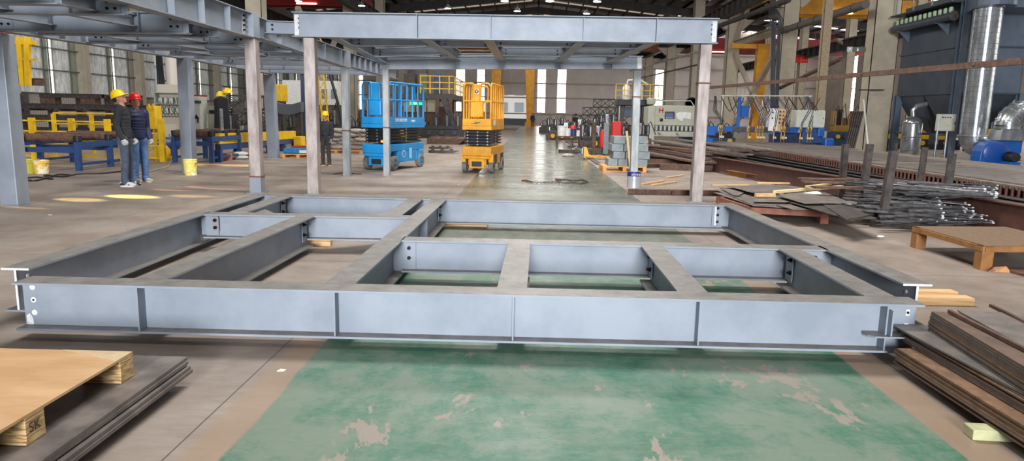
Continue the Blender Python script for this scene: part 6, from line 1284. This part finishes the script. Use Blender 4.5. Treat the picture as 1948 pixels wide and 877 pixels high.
# pipes and trays running along the hall
def run(p0, p1, Xr, r, label, m=M_TRUSS, name='overhead_pipe', box=False, ext=0):
    a, b_ = at(*p0, X=Xr), at(*p1, X=Xr)
    if b_.y > 108: b_ = a.lerp(b_, (108-a.y)/(b_.y-a.y))
    d = (a-b_).normalized(); a += d*ext
    o = thing(name, label, 'pipe', (a.x, a.y, a.z)); mb = MB()
    (mb.bar(a, b_, r*1.6, r*2.2) if box else mb.rod(a, b_, r, 12)); mb.build('run', m, o, w=True, smooth=None if box else 50)
    n_ = 5
    for k in range(n_): c = a.lerp(b_, (k+.5)/n_); MB().lathe([(r*1.15, -.04), (r*1.15, .04)], c, a-b_, 12).build('clamp', M_DARK, o, w=True)
    return o
run((1948, 116), (1345, 167), 8.6, .055, 'long rusty rail running overhead across the dust collector to the gantry', M_RUST, 'overhead_rail', True, 1)
run((1647, 8), (1484, 60), 15.6, .2, 'grey pipe rising to the big beige column', mat('weathered_pipe', (92, 86, 82), rough=.6))
run((1500, 0), (1366, 50), 13.9, .16, 'dark pipe running up beyond the end of the long overhead beam')
run((1600, 112), (1478, 170), 15.7, .1, 'brown pipe slanting behind the cutting gantry hoses', M_RUST)
run((1085, 170), (1230, 125), 10, .1, 'thin pale pipe along the far right columns', M_CAB) if False else None
run((1340, 95), (1090, 165), 14.8, .1, 'thin pale pipe running along the far right columns', M_CAB)
run((1350, 118), (1090, 178), 14.9, .08, 'second thin pipe just below along the far right columns', M_DARK)
# slim post by the gantry, hanging cables
a = at(1556, 215, Y=33); b_ = at(1573, 0, Y=33); o = thing('slim_post', 'slim weathered beige post rising behind the white gantry cabinet', 'post', (a.x, 33, 0)); MB().ibeam((a.x, 33, 0), (b_.x, 33, 8), .34, .34, .03, .03, up=(0, 1, 0)).build('shaft', mat('weathered_beige', (150, 134, 108), (128, 112, 92), 12, .7), o, w=True); MB().box(a.x-.3, a.x+.3, 32.5, 33.1, 0, .04).build('base_plate', M_DARK, o, w=True)
hc = thing('cable_bundle', 'bundle of dark cables hanging in front of the beige column', 'cables', (at(1468, 100, Y=45).x, 45, 0))
for k in range(7):
    a, b_, c = at(1462+k*2.2, 14, Y=45), at(1468+k*2.2+(3 if k > 3 else 0), 60, Y=45), at(1466+k*2.3, 215, Y=45); MB().tube([a, a.lerp(b_, .5)+V((.05*k, 0, 0)), b_, b_.lerp(c, .5), c], .04, 8).build('cable', mat('grey_cable', (58, 58, 64), rough=.5), hc, w=True, smooth=60)
a = at(1462, 14, Y=45); MB().box(a.x-.2, a.x+.7, 44.8, 45.2, a.z, a.z+.2).build('clamp', M_DARK, hc, w=True); MB().box(a.x+.1, a.x+.4, 44.9, 45.1, a.z-12+12, a.z+.6).build('hanger', M_DARK, hc, w=True)
Yj = 55; jb = thing('jib_crane', 'yellow jib crane mast with a short arm behind the braces', 'crane', (at(1443, 230, Y=Yj).x, Yj, 0)); a, b_ = at(1435, 235, Y=Yj), at(1452, 84, Y=Yj)
MB().hexa([(a.x-.3, Yj-.3, 0), (a.x+.3, Yj-.3, 0), (a.x+.3, Yj+.3, 0), (a.x-.3, Yj+.3, 0)], [(b_.x-.45, Yj-.3, b_.z), (b_.x+.45, Yj-.3, b_.z), (b_.x+.45, Yj+.3, b_.z), (b_.x-.45, Yj+.3, b_.z)]).build('mast', M_CRANE, jb, w=True); MB().box(b_.x-2.4, b_.x+.4, Yj-.2, Yj+.2, b_.z-.35, b_.z).build('arm', M_CRANE, jb, w=True); MB().box(a.x-.5, a.x+.5, Yj-.5, Yj+.5, 0, .1).build('base', M_CRANE, jb, w=True)
# second line of machines behind the collector
machine(1862, 1948, 200, 262, 'blue and yellow machine with hoses behind the duct at the right edge', m=M_SAFE, m2=mat('dull_blue_machine', (30, 62, 96), rough=.5), seed=41, Y=38)
machine(1590, 1632, 200, 250, 'blue machine with yellow hoses left of the big beige column', m=M_GOLD, m2=mat('dull_blue_machine', (30, 62, 96), rough=.5), seed=42, Y=44)
machine(1685, 1830, 226, 262, 'low dark machine with yellow parts seen under the hopper', m=M_SAFE, m2=M_BLK, seed=43, Y=40)
machine(1345, 1400, 226, 262, 'dark welding gear behind the left end of the cutting gantry', seed=44, Y=38)
machine(1476, 1556, 214, 250, 'dark racks behind the torches of the gantry', seed=45, Y=43)
machine(1300, 1345, 214, 250, 'dark gear at the right end of the shear', seed=46, Y=45)
p = at(1682, 288, z=0); o = thing('red_toolbox', 'small red tool box at the foot of the big beige column', 'tool box', (p.x, p.y, 0)); MB().box(-.35, .35, -.15, .15, 0, .22).build('case', M_RED, o, bevel=.03); MB().tube([(-.15, 0, .22), (-.12, 0, .3), (.12, 0, .3), (.15, 0, .22)], .015).build('handle', M_BLK, o); MB().box(-.36, .36, -.16, .16, .14, .17).build('lid_seam', M_BLK, o)

# ================================================================ plate table, bar rack, ochre table
def low_table(P0, P1, P2, z, label, m, topm=None, legh=None, t=.06):
    P3 = P0+P2-P1; c = (P0+P2)/2; o = thing('low_table', label, 'table', (c.x, c.y, 0))
    tp = MB(); s = lambda p, zz: (p.x, p.y, zz)
    if topm: tp.hexa([s(p, z-.01) for p in (P1, P2, P3, P0)], [s(p, z) for p in (P1, P2, P3, P0)]).build('top', topm, o, w=True)
    for a, b in ((P0, P1), (P1, P2), (P2, P3), (P3, P0)):
        MB().bar((a.x, a.y, z-.01-t/2), (b.x, b.y, z-.01-t/2), .05, t).build('edge_rail', m, o, w=True)
    for p in (P0, P1, P2, P3):
        d = (V((c.x, c.y, 0))-V((p.x, p.y, 0))).normalized()*.06; q = p+d; MB().box(q.x-.06, q.x+.06, q.y-.06, q.y+.06, 0, z-.01).build('leg', m, o, w=True)
    return o
zt = .20; P1 = at(1431, 393, z=zt); P2 = at(1574, 400, z=zt); P0 = at(1366, 373, z=zt)
M_REDOX = mat('red_oxide_steel', (138, 84, 62), (118, 70, 52), 8, .7)
low_table(P0, P1, P2, zt, 'low brown steel table loaded with plate offcuts', M_REDOX, t=.09)
def sheet(pix, z, label, m=M_PLATE, t=.006, group=None, name='plate_offcut'):
    pts = [at(x, y, z=z) for x, y in pix]; a = sum((pts[i].x*pts[(i+1) % len(pts)].y-pts[(i+1) % len(pts)].x*pts[i].y) for i in range(len(pts)))
    if a < 0: pts = pts[::-1]
    o = MB().prism([(p.x, p.y) for p in pts], z-t, z).build(name, m); tag(o, label, 'steel plate', group); return o
zz = zt+.008
for pix, lb in ((((1357, 366), (1500, 372), (1545, 398), (1432, 391)), 'lowest broad plate on the loaded brown table'), (((1362, 361), (1440, 366), (1510, 392), (1428, 388)), 'dark plate with a ragged left end on the brown table'),
                (((1478, 390), (1545, 384), (1568, 398), (1510, 399)), 'small plate lying at the front rim of the brown table'), (((1368, 357), (1430, 358), (1405, 372), (1395, 371)), 'curled offcut with a notch at the left of the plate pile'),
                (((1440, 366), (1480, 368), (1530, 385), (1432, 383)), 'narrow dark plate in the middle of the plate pile'), (((1500, 384), (1570, 382), (1668, 415), (1586, 409)), 'long plate sliding off the right end of the brown table'),
                (((1560, 386), (1600, 388), (1655, 409), (1610, 417)), 'second plate hanging out to the right of the brown table'), (((1378, 352), (1495, 352), (1540, 358), (1525, 367), (1430, 366)), 'large upper plate with torn edge near the back of the pile'),
                (((1476, 371), (1560, 362), (1620, 386), (1530, 387)), 'flat upper plate carrying the white rag')):
    zz += .011; sheet(pix, zz, lb, random.choice([M_PLATE, M_DARK, M_PLATE]))
for p0, p1, z, h, lb, m_ in (((1474, 365), (1602, 355), .33, .045, 'long pale timber batten on top of the plate pile', M_WOOD2), ((1535, 355), (1579, 350), .34, .03, 'shorter pale batten just behind the long one', M_WOOD2),
                         ((1437, 371), (1474, 371), .31, .05, 'stubby timber block among the plates', M_WOOD), ((1440, 348), (1502, 349), .31, .03, 'orange brown lath at the back of the plate pile', M_WOOD), ((1354, 352), (1424, 352), .30, .02, 'thin reddish lath at the back left of the plate pile', M_WOOD)):
    a, b_ = at(*p0, z=z), at(*p1, z=z); o = MB().bar(a, b_, .07, h).build('timber_batten', m_, bevel=.004); tag(o, lb, 'timber')
a = at(1551, 369, z=.30)+V((0, 0, 0)); o = MB().ell((0, 0, 0), (.11, .07, .045)).build('rag', M_WHITE, smooth=60); o.location = a; tag(o, 'crumpled white rag on the plate pile', 'rag'); MB().tube([(-.08, 0, 0), (-.15, .02, -.01), (-.2, 0, 0)], .03, 8, radii=[.035, .03, .008]).build('rag_corner', M_WHITE, o)
# stanchions of the bar rack
bk = thing('bar_rack', 'rack of leaning steel stanchions on bearers holding the flat bar pile', 'rack', (6, 11.5, 0))
for (bx, by), (tx, ty), w_ in (((1596, 382), (1606, 274), .09), ((1634, 402), (1652, 274), .085), ((1672, 432), (1697, 287), .085), ((1698, 350), (1704, 272), .05)):
    a = at(bx, by, z=0); b = at(tx, ty, Y=a.y); q = MB().angle(a, b, w_*1.15, .012, up=(1, 0, 0)).bar(a+V((w_/2, .02, 0)), b+V((w_/2, .02, 0)), w_, .03, up=(0, 1, 0)); q.build('stanchion', M_DARK, bk, w=True)
for (bx, by), (tx, ty), w_ in (((1752, 352), (1760, 280), .10), ((1806, 362), (1812, 292), .12)):
    a = at(bx, by, z=.4); b = at(tx, ty, Y=a.y); a2 = V((a.x-.04, a.y, 0)); MB().bar(a2, b, w_, .05, up=(0, 1, 0)).build('stanchion', M_DARK, bk, w=True)
for y in (10.1, 11.7, 13.6): MB().box(4.95, 6.1, y-.05, y+.05, 0, .10).build('bearer', M_DARK, bk, w=True)
r6 = random.Random(12); M_CUT = mat('bright_cut_steel', (200, 204, 208), rough=.35, metal=.3)
protos = []
for L_ in (.6, .95, 1.3):
    o = thing('flat_bar', 'dark flat bar with a bright cut end in the jumbled rack pile', 'flat bar', (0, 0, 0), 0, 'flat bars jumbled in the rack'); MB().box(-L_, 0, -.024, .024, 0, .013).build('bar', mat('dark_flat_bar_steel', (72, 71, 74), (104, 102, 102), 12, .4, .4), o); MB().box(0, .03, -.0245, .0245, -.001, .0145).build('cut_end', M_CUT, o); protos.append(o)
first = {id(p): True for p in protos}
for k in range(280):
    p = protos[k % 3]; o = p if first.get(id(p)) else copy_tree(p); first[id(p)] = False
    y = 9.9+r6.random()*1.9; xr = .49*y+.62+r6.random()*(.17*y-.62); L_ = (.6, .95, 1.3)[k % 3]; xr = max(xr, .47*y+L_*.9); z = .11+r6.random()*(.12+.18*min(1, (y-9.9)))
    if xr > 7.1-(y-7.2)*.1385-.1: z = .435+r6.random()*.06
    o.location = (xr, y, z); o.rotation_euler = (r6.uniform(-.6, .6), r6.uniform(-.05, .05), r6.uniform(-.6, .35))
for k in range(16):
    y = 10.35+(k % 8)*.17; o = MB().box(-1.0, 0, -.03, .03, 0, .02).build('long_flat_bar', M_DARK, bevel=.002); o.location = (5.75+r6.uniform(-.1, .1), y, .101+.021*(k//8)); tag(o, 'straight dark flat bar laid neatly between the stanchions', 'flat bar', 'flat bars laid neatly between the stanchions')
for k in range(3):
    y = 11.5+k*.35; o = MB().box(-1.7, 0, -.09, .09, 0, .03).build('rusty_flat', M_RUST); o.location = (6.3+k*.05, y, .42+.032*k); o.rotation_euler = (0, 0, r6.uniform(-.15, .12)); tag(o, 'broad rusty flat on top of the bar rack pile', 'flat bar', 'broad rusty flats over the bar pile')
# ochre table
z = .26; Pa, Pb, Pd = at(1740, 430, z=z), at(1873, 467, z=z), at(1878, 431, z=z)
low_table(Pa, Pb, Pb+(Pd-Pa)*1.25, z, 'low ochre steel table with a worn brown top in front of the bar rack', M_OCHRE, mat('worn_brown_top', (120, 94, 66), (98, 78, 58), 26, .75, stretch=(1, 2.2, 1)), t=.055)
p = at(1898, 516, z=0); o = MB().hexa([(-.13, -.05, 0), (.1, -.06, 0), (.12, .05, 0), (-.08, .06, 0)], [(-.06, -.03, .05), (.06, -.03, .06), (.09, .03, .03), (-.04, .03, .045)]).build('broken_brick', mat('brown_brick', (126, 84, 66), (196, 140, 90), 8, .8)); o.location = p; tag(o, 'broken brown lump on the floor in front of the ochre table', 'debris')
a = at(1948, 520, z=0); block(a.x+.12, a.y+.0, .5, .28, .03, .1, 'flat brown board cut off by the right edge below the ochre table', M_RUST, name='flat_board', cat='board')
p = at(1675, 452, z=0); o = MB().ell((0, 0, .015), (.05, .03, .015)).build('paper_scrap', M_WHITE); o.location = p; tag(o, 'small white wad on the floor left of the ochre table', 'scrap'); 

# ================================================================ plate stacks in the foreground
def stack_plates(n, x0, x1, y0, y1, z, t, label, grp, jx=.02, jy=.02, mats=None, seed=1, rz=0):
    r = random.Random(seed)
    for k in range(n):
        dx, dy = r.uniform(-jx, jx), r.uniform(-jy, jy); o = MB().box(-(x1-x0)/2, (x1-x0)/2, -(y1-y0)/2, (y1-y0)/2, 0, t-.0015).build('steel_plate', r.choice(mats or [M_PLATE, M_PL2]))
        o.location = ((x0+x1)/2+dx, (y0+y1)/2+dy, z+k*t); o.rotation_euler = (0, 0, rz+r.uniform(-.006, .006)); tag(o, label, 'steel plate', grp)
M_PL2 = mat('rusty_edged_plate', (112, 90, 76), (92, 76, 66), 7, .65, .2, c3=(150, 104, 66), thresh3=.62)
def corner_stack(n, cx_, cy_, L_, W_, z, t, rz, label, grp, seed, mats=None, j=.008):
    r = random.Random(seed); c, q = cos(rz), sin(rz)
    for k in range(n):
        dx, dy = r.uniform(-j, j), r.uniform(-j, j)*2; o = MB().box(0, W_, -L_, 0, 0, t-.0025).build('steel_plate', r.choice(mats or [M_PLATE, M_PL2, M_PL3])); o.location = (cx_+dx, cy_+dy, z+k*t); o.rotation_euler = (0, 0, rz); tag(o, label, 'steel plate', grp)
M_PL3 = mat('ochre_rust_plate', (132, 100, 72), (104, 80, 62), 9, .7, .2, c3=(156, 112, 74), thresh3=.6)
corner_stack(8, 2.25, 4.13, 2.6, 2.0, .055, .0125, .02, 'rusty steel plate in the lowest pile beside the frame corner', 'plates in the lowest rusty pile at lower right', 3, [M_PL3, M_PL2, M_PL3], .012)
corner_stack(7, 2.35, 4.25, 2.7, 2.0, .157, .0105, .01, 'brown steel plate stepped back on the lowest pile', 'plates in the stepped middle layer at lower right', 4, None, .012)
o = MB().box(0, 2.1, -2.7, 0, 0, .010).build('steel_plate', mat('blue_black_plate', (104, 100, 98), (126, 118, 110), 4, .45, .3)); o.location = (2.305, 4.30, .232); o.rotation_euler = (0, 0, .06); tag(o, 'single blue black plate jutting out between the two rusty stacks', 'steel plate')
corner_stack(11, 2.47, 4.20, 2.7, 2.0, .244, .0112, -.105, 'brown steel plate in the tall neat stack at the right edge', 'plates in the tall stack at lower right', 5, [M_PL2, M_PL3, M_PLATE], .004)
zt_ = .244+11*.0112
for p0, p1, lb in (((1806, 592), (1948, 664), 'thin steel bar lying lengthwise on the tall plate stack'), ((1885, 581), (1948, 612), 'second dark bar on the tall plate stack, at the right edge')):
    a, b_ = at(*p0, z=zt_+.012), at(*p1, z=zt_+.012); b_ = a+(b_-a)*1.8; o = MB().bar(a, b_, .022, .02).build('steel_bar', M_RUST); tag(o, lb, 'steel bar')
a = at(1808, 590, z=zt_); o = MB().box(.02, 1.7, -2.5, -.02, 0, .008).build('steel_plate', M_PLATE); o.location = (a.x+.01, a.y, zt_); o.rotation_euler = (0, 0, -.105); tag(o, 'lighter grey plate topping the tall plate stack', 'steel plate')
a = at(1850, 838, z=0); o = MB().box(0, .34, 0, .09, 0, .053).build('timber_block', mat('mossy_timber', (186, 184, 142), (160, 164, 124), 8, .8), bevel=.005); o.location = (a.x, a.y, 0); o.rotation_euler = (0, 0, -.06); tag(o, 'pale greenish timber block under the low rusty plates', 'timber')
# left plates and plywood crate base
A0 = at(361, 679, z=.15); 
stack_plates(2, A0.x-3.0, A0.x+.02, A0.y-2.6, A0.y-.02, .067, .019, 'dark plate in the lower pair under the plywood', 'lower pair of plates at lower left', .004, .004, [M_DARK, M_PLATE], 6)
stack_plates(2, A0.x-3.0, A0.x-.01, A0.y-2.6, A0.y, .112, .019, 'grey brown plate in the upper pair under the plywood', 'upper pair of plates at lower left', .004, .004, [M_PLATE], 7)
block(A0.x-.13, A0.y-.42, .16, .09, .066, .1, 'small steel block propping up the plates at lower left', M_PLATE, name='prop_block', cat='block')
zp = .151
B0 = at(252, 669, z=zp+.125); cr_ = thing('plywood_pallet', 'plywood pallet on laminated wooden blocks lying on the steel plates', 'pallet', (B0.x, B0.y, zp))
M_PLY = mat('plywood_face', (178, 138, 94), (196, 160, 118), 1.6, .6, stretch=(1, 4, 1), c3=(150, 100, 58), thresh3=.70); M_PLYE = mat('laminated_plywood', (204, 176, 126), (150, 116, 72), 40, .75, stretch=(.3, .3, 3.2), contrast=.12)
MB().box(-1.6, 0, -1.9, 0, .113, .125).build('plywood_sheet', M_PLY, cr_)
MB().prism([(-.36, 0), (0, 0), (-.0, -.14)], .1252, .1262).build('pale_veneer', mat('pale_veneer', (190, 168, 134), (180, 154, 118), 9, .7), cr_)
for kx in range(3):
    for ky in (0, -.66, -1.32, -1.86):
        b = MB().box(-.20-kx*.62, -.0-kx*.62, ky-.11, ky, .012, .112).build('laminated_block', M_PLYE, cr_)
for kx in range(1): 
    for ky in (0, -.66, -1.32, -1.86): MB().box(-1.5, .0, ky-.115, ky+.002, 0, .0115).build('base_strip', M_PLYE, cr_)
text('SK', 'lettering', mat('marker_ink', (60, 44, 40)), cr_, (.0015, -.72, .062), (radians(90), 0, radians(90)), .06, .0005)
for (x, y, l_) in ((-.42, -.50, .10), (-.46, -.535, .14), (-.43, -.56, .08), (-.6, -.6, .06)): o = MB().prism([(-l_/2, 0), (0, -.008), (l_/2, 0), (0, .009)], .1251, .1256); o.v = [(a+x, b+y, c) for a, b, c in o.v]; o.build('dark_gouge', mat('dark_gouge', (86, 60, 50)), cr_)
